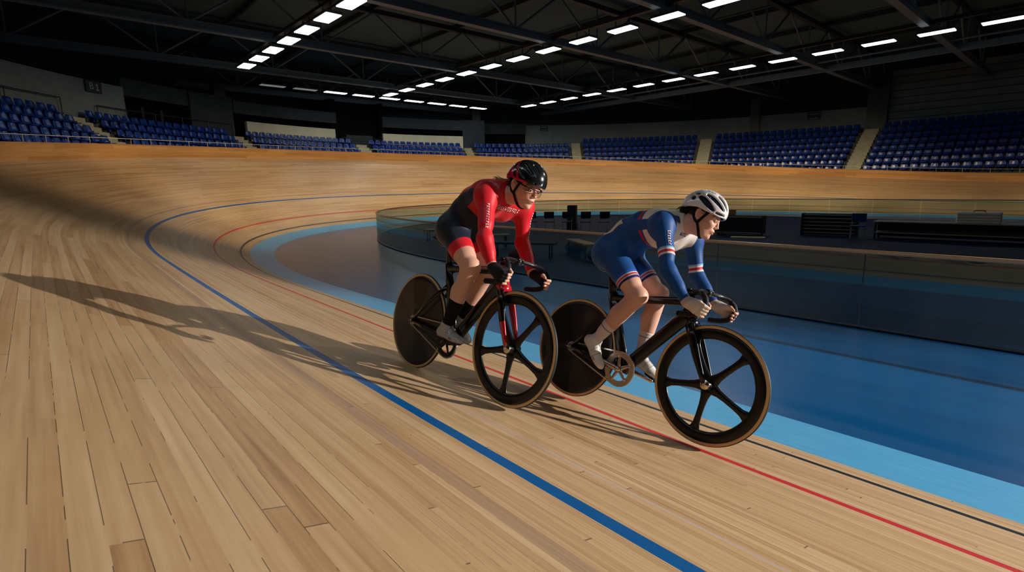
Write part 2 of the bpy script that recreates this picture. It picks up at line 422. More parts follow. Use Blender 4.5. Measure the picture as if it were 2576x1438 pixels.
for nm, yh, xs, lx, ly, mm in rows:
    pr_ = light_proto(lx, ly, mm)
    for k, xh in enumerate(xs):
        o = pr_ if k == 0 else copy_tree(pr_)
        o.location = (xh * H, yh * H, H)
        tag(o, f'white ceiling panel light, {ORD[k]} from far end of the {nm}', 'ceiling light', nm)
    Lr = (xs[-1] - xs[0]) * H + 9; xc = (xs[-1] + xs[0]) / 2 * H + 3.5
    bm = bmesh.new(); box(bm, (xc, yh * H, H + .46), (Lr, .22, .12)); box(bm, (xc, yh * H + .5, H + .62), (Lr, .10, .10)); struct('trunking_beam', bm, M_DARKSTEEL)
pc = light_proto(.40, 1.35, M_GLOW); pd = light_proto(.40, 1.35, M_GLOWDIM)
for k in range(9):
    dim = k < 2; o = (pd if k == 0 else copy_tree(pd)) if dim else (pc if k == 2 else copy_tree(pc))
    o.location = (-5.545 * H, (1.886 + .3165 * k) * H, H)
    tag(o, f'{"dim" if dim else "white"} ceiling panel light, {ORD[k]} from left end of the cross row', 'ceiling light', 'cross row over the far bend')
bm = bmesh.new(); box(bm, (-5.545 * H, 18.5, H + .46), (.2, 24, .12)); struct('trunking_beam', bm, M_DARKSTEEL)
bm = bmesh.new(); box(bm, (-12, 34.2, 6.25), (44, .28, .3)); struct('duct_beam', bm, M_STEEL)
bm = bmesh.new(); tube(bm, [(-30, 32.6, 6.35), (6, 32.6, 6.35)], .05, 8); struct('conduit_beam', bm, M_STEEL)

# --- seats
M_SEAT = mat('blue_seat_plastic', srgb(0, 42, 128), .26, spec=.5)
def seat_geo():
    """moulded shell: pan and curved back; front at -y ... local +y points outward (to the back)"""
    prof = [(-.19, .275), (-.185, .305), (-.12, .30), (-.02, .285), (.06, .29), (.10, .33), (.125, .42), (.145, .52), (.16, .60), (.17, .615)]
    nx = 7; V = []; F = []
    for k, (y, z) in enumerate(prof):
        w = .205 if k < 7 else .205 - .018 * (k - 6) ** 1.3
        for j in range(nx):
            t = j / (nx - 1) * 2 - 1
            V.append((w * t, y - (.03 * t * t if k > 4 else 0), z + (.025 * t * t if 1 < k < 6 else 0)))
    q = len(prof)
    for k in range(q - 1):
        for j in range(nx - 1): a = k * nx + j; F.append((a, a + 1, a + nx + 1, a + nx))
    bm = bmesh.new(); me = mesh('seat', V, F); bm.from_mesh(me)
    bmesh.ops.solidify(bm, geom=bm.faces[:], thickness=.018)
    box(bm, (0, .0, .14), (.05, .16, .28))
    bmesh.ops.recalc_face_normals(bm, faces=bm.faces)
    out = bpy.data.meshes.new('seat'); bm.to_mesh(out); bm.free(); out.polygons.foreach_set('use_smooth', [True] * len(out.polygons)); return out
SEAT = seat_geo(); SEAT.materials.append(M_SEAT)
cand = []
BLK = ['leftmost stand block', 'second stand block from left', 'third stand block from left', 'fourth stand block from left',
       'fifth stand block from left', 'sixth stand block from left', 'seventh stand block from left', 'rightmost stand block']
for i, (a, b, N) in enumerate(SECT):
    for n in range(N):
        o_ = ROW_O(n) + .19; cnt = 0
        # equal seat pitch measured at the row itself
        ss = np.linspace(a, b, 60); pp, _, _ = fat(ss, o_); ll = np.r_[0, np.cumsum(np.linalg.norm(np.diff(pp, axis=0), axis=1))]
        k = int(ll[-1] // .46)
        for j in range(k):
            S = float(np.interp((j + .5) * ll[-1] / k, ll, ss)); p, nn, zt = fat(np.array([S]), o_); z = zrow(n, S) - .30
            P = np.array([p[0, 0], p[0, 1], z]); top = P + np.array([nn[0, 0] * .16, nn[0, 1] * .16, .60])
            x, y = to_px(top)
            if not (-40 < x < 2640): continue
            # line of sight over the fence top
            f0, _, fz = fat(np.array([S]), 0.); dF = np.linalg.norm(f0[0]); dT = np.linalg.norm(top[:2])
            if top[2] / dT * dF < fz[0] + TP['fh'] - .02: continue
            cand.append((np.linalg.norm(P), i, n, j, P, math.atan2(nn[0, 1], nn[0, 0]) - PI / 2))
cand.sort(key=lambda c: c[0])
near = cand[:300]; rest = cand[300:]
toprow = {}
for c in cand: toprow[c[1]] = max(toprow.get(c[1], 0), c[2])
first = {}
for c in near: first[(c[1], c[2])] = min(first.get((c[1], c[2]), 999), c[3])
for d_, i, n, j, P, ang in near:
    o = bpy.data.objects.new('stadium_seat', SEAT); COL.objects.link(o); o.location = P; o.rotation_euler = (0, 0, ang)
    r = toprow[i] - n; rw = 'top row' if r == 0 else f'{ORD[r]} row down'
    q = j - first[(i, n)]
    tag(o, f'blue plastic seat, {ORD[q]} from left, {rw}, {BLK[i]}', 'seat', 'blue stadium seats')
bmr = bmesh.new()
for d_, i, n, j, P, ang in rest:
    k0 = len(bmr.verts); bmr.from_mesh(SEAT); bmr.verts.ensure_lookup_table()
    bmesh.ops.transform(bmr, matrix=Matrix.Translation(P) @ Matrix.Rotation(ang, 4, 'Z'), verts=bmr.verts[k0:])
o = obj('distant_seats', bmr, M_SEAT, smooth=True); tag(o, 'blue plastic seats filling the distant stand blocks along the far straight', 'seats', kind='stuff')

# --- guard rails behind the seats, section boards
def guard(a, b, o_, z0, h, label, nposts):
    Sx = np.linspace(a, b, 20); p, n, _ = fat(Sx, o_); r = empty('guard_rail', (p[10, 0], p[10, 1], z0)); tag(r, label, 'guard rail')
    L_ = Matrix.Translation(r.location).inverted()
    bm = bmesh.new(); tube(bm, np.c_[p, np.full(20, z0 + h)], .022, 6); x = obj('top_bar', bm, M_DARKSTEEL, r); x.data.transform(L_)
    for S in np.linspace(a, b, nposts):
        q, _, _ = fat(np.array([S]), o_); bm = bmesh.new(); tube(bm, [(q[0, 0], q[0, 1], z0), (q[0, 0], q[0, 1], z0 + h)], .018, 6); x = obj('post', bm, M_DARKSTEEL, r); x.data.transform(L_)
guard(34.0, 39.9, 4.85, zrow(6, 38) - .30, 1.0, 'dark steel guard rail behind the top row of the leftmost stand block', 4)
guard(41.3, 47.4, 4.85, zrow(6, 44) - .30, .95, 'dark steel guard rail behind the second stand block, before the dark window recess', 6)
guard(53.3, 55.7, 4.9, zrow(5, 54) - .30, 1.1, 'thin steel guard rail across the black portal in the bend', 3)
guard(62.4, 66.5, 5.1, zrow(6, 64) - .30, .6, 'steel guard rail before the dark recess right of the cream walls', 4)
M_SIGN = mat('sign_board', srgb(16, 28, 38), .6); M_SIGNT = mat('sign_letters', srgb(150, 166, 172), .6)
def board(S, o_, z0, z1, w, label, text=None):
    p, n, _ = fat(np.array([S]), o_); ang = math.atan2(n[0, 1], n[0, 0]) - PI / 2
    r = empty('section_sign', mw=Matrix.Translation((p[0, 0], p[0, 1], (z0 + z1) / 2)) @ Matrix.Rotation(ang, 4, 'Z')); tag(r, label, 'sign')
    bm = bmesh.new(); box(bm, (0, 0, 0), (w, .04, z1 - z0), bev=.008); obj('panel', bm, M_SIGN, r)
    if text:
        c = bpy.data.curves.new('lettering', 'FONT'); c.body = text[0]; c.size = (z1 - z0) * .82; c.align_x = 'CENTER'; c.align_y = 'CENTER'; c.extrude = .004
        t = bpy.data.objects.new('lettering', c); COL.objects.link(t); dg = bpy.context.evaluated_depsgraph_get(); dg.update()
        me = bpy.data.meshes.new_from_object(t.evaluated_get(dg)); bpy.data.objects.remove(t)
        x = obj('lettering', me, M_SIGNT, r); x.location = (-.14, -.026, 0); x.rotation_euler = (PI / 2, 0, 0); hh = (z1 - z0) * .58
        bm = bmesh.new(); box(bm, (.17, -.026, 0), (.045, .008, hh)); box(bm, (.17, -.026, -hh / 2 + .02), (.17, .008, .04)); box(bm, (.125, -.026, hh / 2 - .055), (.10, .008, .04), Matrix.Rotation(-.65, 3, 'Y')); obj('lettering', bm, M_SIGNT, r)
    else:
        for k, dz in enumerate((.12, -.17)):
            bm = bmesh.new(); box(bm, (0, -.025, dz * (z1 - z0) / .5), (w * .8, .01, .035)); obj('lettering', bm, M_SIGNT, r)
board(41.35, 4.93, 4.44, 4.93, .80, 'dark square sign with pale letters B1 on the concrete wall at the left', 'B1')
board(66.3, 6.42, 4.68, 5.03, .62, 'small dark sign with pale bars near the left end of the long grey wall')
board(82.5, 6.42, 4.56, 5.06, .85, 'dark sign with pale bars on the grey wall left of the column')

# --- glass barrier round the infield
M_GLASS = bpy.data.materials.new('barrier_glass'); M_GLASS.use_nodes = True
g = NG(M_GLASS); nt = g.t; nt.nodes.remove(g.b); out = nt.nodes['Material Output']
tr = g.node('ShaderNodeBsdfTransparent'); tr.inputs[0].default_value = (.74, .85, .87, 1)
gl = g.node('ShaderNodeBsdfGlossy'); gl.inputs['Color'].default_value = (.34, .50, .54, 1); gl.inputs['Roughness'].default_value = .035
fr = g.node('ShaderNodeFresnel'); fr.inputs['IOR'].default_value = 2.0
mx = g.node('ShaderNodeMixShader'); nt.links.new(g.math('MULTIPLY', fr.outputs[0], g.math('SUBTRACT', 1., g.node('ShaderNodeNewGeometry').outputs['Backfacing'])), mx.inputs[0]); nt.links.new(tr.outputs[0], mx.inputs[1]); nt.links.new(gl.outputs[0], mx.inputs[2]); nt.links.new(mx.outputs[0], out.inputs[0])
M_HAND = wood_mat('handrail_oak', [(.1, srgb(190, 138, 92)), (.5, srgb(224, 172, 124)), (.9, srgb(240, 198, 150))], .3, 2.5, .3, gap=0.)
RS = np.r_[0, np.cumsum(np.linalg.norm(np.diff(RC, axis=0), axis=1))]
bar = empty('glass_barrier', (RC[80][0], RC[80][1], FLOOR_Z)); tag(bar, 'clear glass barrier with a round oak handrail enclosing the infield', 'barrier'); LB = Matrix.Translation(bar.location).inverted()
zt = FLOOR_Z + TP['rh']
bm = bmesh.new(); vs = tube(bm, np.c_[RC, np.full(len(RC), zt - .022)], .026, 10)
x = obj('handrail', bm, M_HAND, bar, smooth=True); x.data.transform(LB)
bm = bmesh.new(); tube(bm, np.c_[RC, np.full(len(RC), FLOOR_Z + .02)], [(.022, .02)] * len(RC), 4); x = obj('base_channel', bm, M_STEEL, bar); x.data.transform(LB)
npan = 42
for k in range(npan):
    a, b = RS[-1] * k / npan + .008, RS[-1] * (k + 1) / npan - .008; s = np.linspace(a, b, 6)
    px_, py_ = np.interp(s, RS, RC[:, 0]), np.interp(s, RS, RC[:, 1]); nx_, ny_ = np.interp(s, RS, DN[:, 0]), np.interp(s, RS, DN[:, 1])
    bm = bmesh.new(); rr_ = []
    for q in range(6):
        rr_.append([(px_[q] + nx_[q] * w_, py_[q] + ny_[q] * w_, z_) for w_, z_ in ((-.005, FLOOR_Z + .02), (.005, FLOOR_Z + .02), (.005, zt - .03), (-.005, zt - .03))])
    ring_loft(bm, rr_); bmesh.ops.recalc_face_normals(bm, faces=bm.faces); x = obj('glass_pane', bm, M_GLASS, bar); x.data.transform(LB)
# ================================================================ track bicycles
def bike_matrix(C, psi, lam, th):
    fx = np.array([math.cos(psi) * math.cos(th), math.sin(psi) * math.cos(th), math.sin(th)])
    l0 = np.array([-math.sin(psi), math.cos(psi), 0]); u0 = np.cross(fx, l0)
    u = u0 * math.cos(lam) + l0 * math.sin(lam); l = np.cross(u, fx)
    return Matrix([(fx[i], l[i], u[i], C[i]) for i in range(3)] + [(0, 0, 0, 1)])
MW_BLUE = bike_matrix((-2.3291, 2.5657, -1.4092), .0114, .2803, -.0124)
MW_RED = bike_matrix((-3.1647, 1.8576, -1.2441), .0048, .2264, .0077)

M_CARBON = mat('black_carbon', srgb(11, 13, 18), .26, spec=.3, coat=.3)
M_RIM = mat('rim_carbon', srgb(12, 13, 16), .34, spec=.3, coat=.12)
M_TREAD = mat('tyre_rubber', srgb(22, 22, 24), .55, spec=.4)
M_SIDEWALL = mat('tan_sidewall', srgb(206, 168, 118), .6, spec=.3)
M_METAL = mat('polished_steel', srgb(200, 196, 190), .22, metal=1)
M_CHAINRING = mat('silver_alloy', srgb(196, 182, 168), .32, metal=.9)
M_BLACKALLOY = mat('black_alloy', srgb(30, 30, 33), .3, metal=.6)
M_TAPE = mat('bar_tape', srgb(16, 16, 18), .65, spec=.3)
M_REDPAINT = mat('red_paint', srgb(176, 20, 34), .2, spec=.5, coat=.8)
M_GOLD = mat('hub_cap', srgb(206, 196, 176), .2, metal=1)
def disc_mat(base, k):
    m = mat('disc_carbon', rough=.32, spec=.3, coat=.12); g = NG(m)
    x = g.node('ShaderNodeSeparateXYZ'); g.l.new(g.node('ShaderNodeTexCoord').outputs['Object'], x.inputs[0])
    a = g.math('ARCTAN2', x.outputs[2], x.outputs[0]); sec = g.math('FLOOR', g.math('MULTIPLY', g.math('ADD', a, PI + .5), 9 / (2 * PI)))
    wn = g.node('ShaderNodeTexWhiteNoise', noise_dimensions='1D'); g.put(wn.inputs['W'], g.math('ADD', sec, k))
    g.put(g.b.inputs['Base Color'], g.ramp(wn.outputs[0], [(.0, base), (.55, tuple(c * 1.6 + .004 for c in base)), (1., tuple(c * 3.2 + .012 for c in base))])); return m
M_DISCB = disc_mat(srgb(15, 15, 17), 3.); M_DISCR = disc_mat(srgb(20, 20, 23), 11.)

def unit_(v): return np.asarray(v, float) / np.linalg.norm(v)
def aero(bm, pts, prof, n=14, side=(0, 1, 0)):
    """tube in the bike plane: prof = [(half width sideways, half depth in plane)]; teardrop-ish ellipse"""
    P = np.asarray(pts, float); m = len(P); rings = []
    for i in range(m):
        d = P[min(i + 1, m - 1)] - P[max(i - 1, 0)]; d /= np.linalg.norm(d); s = np.asarray(side, float); s = s - d * (s @ d); s /= np.linalg.norm(s); q = np.cross(d, s)
        a, b = prof[i]
        rings.append([P[i] + s * a * np.sign(math.cos(t)) * abs(math.cos(t)) ** .9 + q * b * math.sin(t) for t in np.linspace(0, 2 * PI, n, endpoint=False)])
    return ring_loft(bm, rings)

def tyre_mesh(R=.335):
    r0, c = .0125, R - .0125
    bm = bmesh.new(); lathe_y(bm, [(c + r0 * math.cos(t), r0 * math.sin(t)) for t in np.linspace(0, 2 * PI, 14, endpoint=False)], 128)
    for f in bm.faces:
        cc = f.calc_center_median(); f.material_index = 0 if math.hypot(cc.x, cc.z) > c + .0062 else 1
    return bm

def make_wheel_parts(parent, kind, c, steer_ax=None, phase=0., dmat=None):
    if kind == 'front':
        bm = bmesh.new()
        prof = [(.3155, -.0095), (.3155, .0095), (.300, .0125), (.276, .0120), (.259, .0075), (.2545, 0), (.259, -.0075), (.276, -.0120), (.300, -.0125)]
        lathe_y(bm, prof, 128); w = obj('front_wheel', bm, M_RIM, parent, smooth=True)
        for k in range(5):
            a = math.radians(phase + 72 * k); d = np.array([math.cos(a), 0, math.sin(a)]); q = np.array([-math.sin(a), 0, math.cos(a)]); rings = []
            for r, wd, th in ((.018, .036, .014), (.045, .033, .013), (.075, .024, .012), (.12, .0195, .011), (.18, .0185, .0105), (.225, .021, .010), (.25, .030, .009), (.268, .045, .0085)):
                rings.append([d * r + q * wd * math.cos(t) + np.array([0, 1, 0]) * th * math.sin(t) for t in np.linspace(0, 2 * PI, 12, endpoint=False)])
            bm = bmesh.new(); ring_loft(bm, rings); bmesh.ops.recalc_face_normals(bm, faces=bm.faces); obj('spoke', bm, M_RIM, w, smooth=True)
        bm = bmesh.new(); lathe_y(bm, [(.0, -.046), (.020, -.046), (.0235, -.042), (.0235, -.036), (.030, -.022), (.034, -.012), (.034, .012), (.030, .022), (.0235, .036), (.0235, .042), (.020, .046), (.0, .046)], 40, closed=False)
        obj('hub', bm, M_RIM, w, smooth=True)
        for s in (-1, 1):
            bm = bmesh.new(); lathe_y(bm, [(0, .0585 * s), (.007, .0585 * s), (.009, .056 * s), (.010, .0545 * s), (.0265, .0465 * s), (.027, .044 * s), (0, .044 * s)], 40, closed=False); obj('hub_cap', bm, M_GOLD, w, smooth=False)
    else:
        bm = bmesh.new()
        prof = [(0, -.034), (.022, -.034), (.030, -.030), (.10, -.0235), (.20, -.0175), (.275, -.0135), (.300, -.0125), (.3155, -.0095), (.3155, .0095), (.300, .0125), (.275, .0135), (.20, .0175), (.10, .0235), (.030, .030), (.022, .034), (0, .034)]
        lathe_y(bm, prof, 128, closed=False); w = obj('rear_disc_wheel', bm, dmat, parent, smooth=True)
        bm = bmesh.new(); lathe_y(bm, [(0, -.062), (.010, -.062), (.0115, -.055), (.0125, -.036), (.0125, .036), (.0115, .055), (.010, .062), (0, .062)], 24, closed=False); obj('axle', bm, M_METAL, w, smooth=False)
    obj('tyre', tyre_mesh(), [M_TREAD, M_SIDEWALL], w, smooth=True)
    w.location = c; return w

def chain_path(c1, r1, c2, r2, y):
    c1 = np.array(c1); c2 = np.array(c2); d = c2 - c1; L = np.linalg.norm(d); base = math.atan2(d[1], d[0]); al = math.acos((r1 - r2) / L); pts = []
    for t in np.linspace(base + al, base + 2 * PI - al, 40): pts.append(c1 + r1 * np.array([math.cos(t), math.sin(t)]))
    for t in np.linspace(base - al, base + al, 18): pts.append(c2 + r2 * np.array([math.cos(t), math.sin(t)]))
    return np.array([(p[0], y, p[1]) for p in pts])

def make_bike(name, label, MW, q):
    root = empty(name, mw=MW); tag(root, label, 'bicycle')
    wb, R = q['wb'], .335; bb = np.array(q['bb']); st = np.array(q['st']); ht = np.array(q['ht']); hb = np.array(q['hb']); ax = np.array([0, 0, R]); fx = np.array([wb, 0, R])
    # ---- frame
    bm = bmesh.new()
    aero(bm, [ht + (ht - hb) * .02, ht * .6 + hb * .4, hb], [(.021, .030), (.023, .038), (.024, .036)])
    mid = (hb * .62 + ht * .38)
    aero(bm, [mid + (.01, 0, 0), mid * .9 + bb * .1, mid * .5 + bb * .5, mid * .12 + bb * .88, bb], [(.022, .056), (.023, .046), (.024, .042), (.027, .042), (.030, .044)])
    tt0 = ht * .80 + hb * .20; tt1 = st * .93 + bb * .07
    aero(bm, [tt0 + (.012, 0, 0), tt0 * .9 + tt1 * .1, tt0 * .5 + tt1 * .5, tt1], [(.020, .036), (.020, .028), (.019, .024), (.018, .027)])
    sd = (st - bb); arc = [bb]
    for t, dx in ((.25, .004), (.5, .0), (.75, .0), (1., 0.)): arc.append(bb + sd * t + np.array([dx, 0, 0]))
    aero(bm, arc, [(.026, .040), (.018, .042), (.017, .040), (.017, .039), (.017, .038)])
    for s in (-1, 1):
        y = .058 * s
        aero(bm, [bb + (-.02, .022 * s, 0), bb * .8 + ax * .2 + (0, .045 * s, 0), bb * .35 + ax * .65 + (0, y, 0), ax + (.012, y, -.002)], [(.010, .024), (.009, .021), (.008, .016), (.006, .012)])
        up = bb * .30 + st * .70
        aero(bm, [up + (-.01, .012 * s, 0), up * .8 + ax * .2 + (0, .034 * s, .004), up * .5 + ax * .5 + (0, .05 * s, .004), ax + (.004, y, .006)], [(.009, .018), (.0085, .015), (.008, .0135), (.006, .011)])
        box(bm, (.004, y, R), (.046, .007, .030), bev=.003)
    tube(bm, [bb + (0, -.036, 0), bb + (0, .036, 0)], .026, 18)
    bmesh.ops.recalc_face_normals(bm, faces=bm.faces); fr_ = obj('frame', bm, [M_CARBON, q['fork_mat']], root, smooth=True)
    if q['fork_split']:
        for f in fr_.data.polygons:
            p_ = np.array(f.center) - hb; t_ = p_ @ unit_(ht - hb); r_ = p_ - t_ * unit_(ht - hb)
            if -.01 < t_ < np.linalg.norm(ht - hb) * .97 and r_[0] > -.018: f.material_index = 1
    for s in (-1, 1):
        bm = bmesh.new(); tube(bm, [(0, .058 * s, R), (0, .0675 * s, R)], .0105, 6); tube(bm, [(0, .0675 * s, R), (0, .073 * s, R)], .005, 8)
        tube(bm, [(-.034, .0585 * s, R - .004), (-.008, .0585 * s, R)], .004, 6); obj('axle_nut', bm, M_METAL, root)
    # ---- seat post and saddle
    sp = np.array(q['saddle']); bm = bmesh.new(); dirn = (sp - st) / np.linalg.norm(sp - st)
    aero(bm, [st - dirn * .03, st * .5 + sp * .5, sp - (0, 0, .03)], [(.0125, .030), (.0125, .028), (.012, .022)]); bmesh.ops.recalc_face_normals(bm, faces=bm.faces); obj('seat_post', bm, M_CARBON, root, smooth=True)
    bm = bmesh.new(); rings = []
    for x, w, h, z in ((-.125, .045, .012, .012), (-.115, .066, .020, .012), (-.07, .072, .022, .006), (-.02, .055, .022, -.002), (.04, .030, .020, -.004), (.10, .021, .018, -.004), (.135, .018, .015, -.008), (.148, .010, .008, -.012)):
        rings.append([sp + np.array([x, w * math.cos(t), z + h * math.sin(t) * (1 if math.sin(t) > 0 else .8)]) for t in np.linspace(0, 2 * PI, 16, endpoint=False)])
    ring_loft(bm, rings); bmesh.ops.recalc_face_normals(bm, faces=bm.faces); sd_ = obj('saddle', bm, M_TAPE, root, smooth=True)
    for s in (-1, 1):
        bm = bmesh.new(); tube(bm, spline([sp + (-.10, .035 * s, -.008), sp + (-.05, .022 * s, -.035), sp + (.03, .022 * s, -.036), sp + (.12, .008 * s, -.018)], 5), .0035, 8); obj('rail', bm, M_METAL, sd_)
    # ---- steered parts
    hd = (ht - hb) / np.linalg.norm(ht - hb); S = Matrix.Translation(Vector(hb)) @ Matrix.Rotation(math.radians(q['steer']), 4, Vector(hd)) @ Matrix.Translation(-Vector(hb))
    SB = Matrix.Translation(Vector(hb)) @ Matrix.Rotation(math.radians(q['bar_yaw']), 4, Vector(hd)) @ Matrix.Translation(-Vector(hb))
    bm = bmesh.new(); crown = hb - hd * .018
    aero(bm, [crown + hd * .03, crown, crown - hd * .022], [(.026, .030), (.046, .032), (.050, .028)])
    fm = q['fork_split']
    for s in (-1, 1):
        a = crown + np.array([0, .040 * s, -.012]); b = fx + np.array([-.004, .050 * s, .0])
        pts = [a, a * .75 + b * .25 + (-.002, .012 * s * .3, 0), a * .45 + b * .55 + (-.004, .004 * s, 0), a * .15 + b * .85 + (-.002, 0, 0), b]
        aero(bm, pts, [(.013, .029), (.0125, .027), (.011, .023), (.009, .016), (.0075, .012)])
    bmesh.ops.recalc_face_normals(bm, faces=bm.faces)
    fk = obj('fork', bm, [q['fork_mat'], M_CARBON], root, smooth=True)
    if fm:
        for f in fk.data.polygons:
            c = f.center
            if c.y < -.02 and .50 < c.z < .625: f.material_index = 1
    fk.data.transform(S)
    for s in (-1, 1):
        bm = bmesh.new(); tube(bm, [fx + (0, .047 * s, 0), fx + (0, .061 * s, 0)], .0095, 6); tube(bm, [fx + (0, .060 * s, 0), fx + (0, .066 * s, 0)], .0045, 8); x = obj('wheel_bolt', bm, M_METAL, root); x.data.transform(S)
    fw = make_wheel_parts(root, 'front', (0, 0, 0), phase=q['phase']); fw.matrix_basis = S @ Matrix.Translation(Vector(fx))
    make_wheel_parts(root, 'rear', tuple(ax), dmat=q['disc'])
    # ---- stem, bars
    cl = np.array(q['clamp']); top = ht + hd * .045
    bm = bmesh.new(); tube(bm, [ht - hd * .01, top - hd * .002], .0195, 18); tube(bm, [top - hd * .004, top + hd * .010], [.021, .015], 18)
    aero(bm, [top - hd * .016 + (.0, 0, 0), top * .5 + cl * .5 - hd * .006, cl - (.02, 0, 0)], [(.018, .020), (.016, .017), (.019, .019)])
    tube(bm, [cl - (0, .024, 0), cl + (0, .024, 0)], .0215, 18); bmesh.ops.recalc_face_normals(bm, faces=bm.faces)
    stem = obj('stem', bm, M_BLACKALLOY, root, smooth=True); stem.data.transform(SB)
    for s in (-1, 1):
        for dz in (-.012, .012):
            bm = bmesh.new(); tube(bm, [cl + (.0, .014 * s, dz), cl + (.026, .014 * s, dz)], .0032, 8); x = obj('bolt', bm, M_METAL, stem); x.data.transform(SB)
    def barpts(s): return [cl + np.array(p) * (1, s, 1) for p in q['bar']]
    pl = spline(barpts(-1)[::-1] + barpts(1)[1:], 7)
    bm = bmesh.new(); tube(bm, pl, [(.0125, .0125)] * len(pl), 14, up=(.3, .2, .93)); bmesh.ops.recalc_face_normals(bm, faces=bm.faces)
    hbar = obj('handlebar', bm, M_BLACKALLOY, root, smooth=True); hbar.data.transform(SB)
    for s in (-1, 1):
        g_ = spline(barpts(s), 7); g_ = g_[int(len(g_) * .42):]
        bm = bmesh.new(); tube(bm, g_, .0155, 14, up=(0, 1, .1)); tube(bm, [g_[-1] - (g_[-2] - g_[-1]) * 0, g_[-1] + (g_[-1] - g_[-2]) * .6], [.0165, .013], 14)
        bmesh.ops.recalc_face_normals(bm, faces=bm.faces); x = obj('grip_tape', bm, M_TAPE, hbar, smooth=True); x.data.transform(SB)
    # ---- drivetrain
    ca = math.radians(q['crank']); yR = -.047; rr = .106
    bm = bmesh.new(); nT = 50; rings = []
    outer = []; inner = []
    for k in range(nT * 4):
        t = 2 * PI * k / (nT * 4); ro = rr + (.0035 if k % 4 in (1, 2) else -.002); outer.append((ro * math.cos(t), ro * math.sin(t))); inner.append((.074 * math.cos(t), .074 * math.sin(t)))
    P4 = [[(a[0], yR - .0018, a[1]), (a[0], yR + .0018, a[1]), (b[0], yR + .0018, b[1]), (b[0], yR - .0018, b[1])] for a, b in zip(outer, inner)]
    ring_loft(bm, P4, caps=False, closed=True); bmesh.ops.translate(bm, vec=bb, verts=bm.verts); bmesh.ops.recalc_face_normals(bm, faces=bm.faces)
    cr = obj('chainring', bm, q['ring_mat'], root)
    for k in range(5):
        a = ca + 2 * PI * k / 5; d = np.array([math.cos(a), 0, math.sin(a)])
        bm = bmesh.new(); aero(bm, [bb + (0, yR - .002, 0), bb + d * .03 + (0, yR - .004, 0), bb + d * .072 + (0, yR - .003, 0), bb + d * .088 + (0, yR - .003, 0)], [(.006, .013), (.005, .012), (.0035, .009), (.003, .012)], side=(0, 1, 0)); bmesh.ops.recalc_face_normals(bm, faces=bm.faces)
        obj('spider_arm', bm, q['ring_mat'], cr, smooth=True)
    for s in (-1, 1):
        a = ca if s < 0 else ca + PI; d = np.array([math.cos(a), 0, math.sin(a)]); y = .066 * s
        bm = bmesh.new(); aero(bm, [bb + (0, y, 0) - d * .018, bb + (0, y, 0), bb + d * .08 + (0, y + .003 * s, 0), bb + d * .165 + (0, y + .006 * s, 0), bb + d * .180 + (0, y + .006 * s, 0)], [(.008, .010), (.010, .0165), (.0075, .0125), (.007, .012), (.005, .008)])
        tube(bm, [bb + (0, y - .012 * s, 0), bb + (0, y + .012 * s, 0)], .0125, 16); bmesh.ops.recalc_face_normals(bm, faces=bm.faces); obj('crank_arm', bm, q['crank_mat'], root, smooth=True)
        pc = bb + d * .168 + np.array([0, y + .045 * s, 0])
        bm = bmesh.new(); tube(bm, [pc - (0, .040 * s, 0), pc + (0, .030 * s, 0)], .008, 12); box(bm, tuple(pc), (.062, .052, .014), bev=.005); bmesh.ops.recalc_face_normals(bm, faces=bm.faces); obj('pedal', bm, M_BLACKALLOY, root)
    bm = bmesh.new(); lathe_y(bm, [(.012, -.0015), (.030, -.0015), (.030, .0015), (.012, .0015)], 30, c=(0, yR, R)); obj('sprocket', bm, M_METAL, root)
    cp = chain_path((bb[0], bb[2]), rr + .001, (0, R), .031, yR); cp = np.vstack([cp, cp[:1]]); al = np.r_[0, np.cumsum(np.linalg.norm(np.diff(cp, axis=0), axis=1))]
    nl = int(al[-1] / .0127); bm = bmesh.new()
    for k in range(nl):
        s0 = al[-1] * k / nl; s1 = al[-1] * (k + .86) / nl; a = np.array([np.interp(s0, al, cp[:, i]) for i in range(3)]); b = np.array([np.interp(s1, al, cp[:, i]) for i in range(3)])
        d = b - a; L = np.linalg.norm(d); box(bm, tuple((a + b) / 2), (L + .004, .0075 if k % 2 else .0055, .0085), Matrix.Rotation(-math.atan2(d[2], d[0]), 3, 'Y'))
    obj('chain', bm, M_METAL, root)
    return root

BAR = [(0, 0, 0), (.004, .06, .001), (.016, .12, -.002), (.048, .168, -.014), (.082, .184, -.045), (.088, .188, -.085), (.064, .190, -.122), (.014, .191, -.140), (-.055, .192, -.146)]
QB = dict(wb=.9656, bb=(.405, 0, .281), st=(.212, 0, .745), saddle=(.165, 0, .915), ht=(.755, 0, .80), hb=(.802, 0, .672), clamp=(.860, 0, .840), steer=-.5, bar_yaw=0,
          fork_mat=M_CARBON, fork_split=False, phase=47, disc=M_DISCB, bar=BAR, crank=170, ring_mat=M_CHAINRING, crank_mat=M_METAL)
QR = dict(wb=.9878, bb=(.428, 0, .268), st=(.262, 0, .765), saddle=(.235, 0, .915), ht=(.808, 0, .795), hb=(.851, 0, .682), clamp=(.918, 0, .836), steer=2.8, bar_yaw=9,
          fork_mat=M_REDPAINT, fork_split=True, phase=50, disc=M_DISCR, bar=BAR, crank=6, ring_mat=M_BLACKALLOY, crank_mat=M_BLACKALLOY)
BIKE_B = make_bike('track_bicycle', 'black track bicycle with silver chainring, ridden by the person in blue and white', MW_BLUE, QB)
BIKE_R = make_bike('track_bicycle', 'black track bicycle with a red fork, ridden by the person in red', MW_RED, QR)
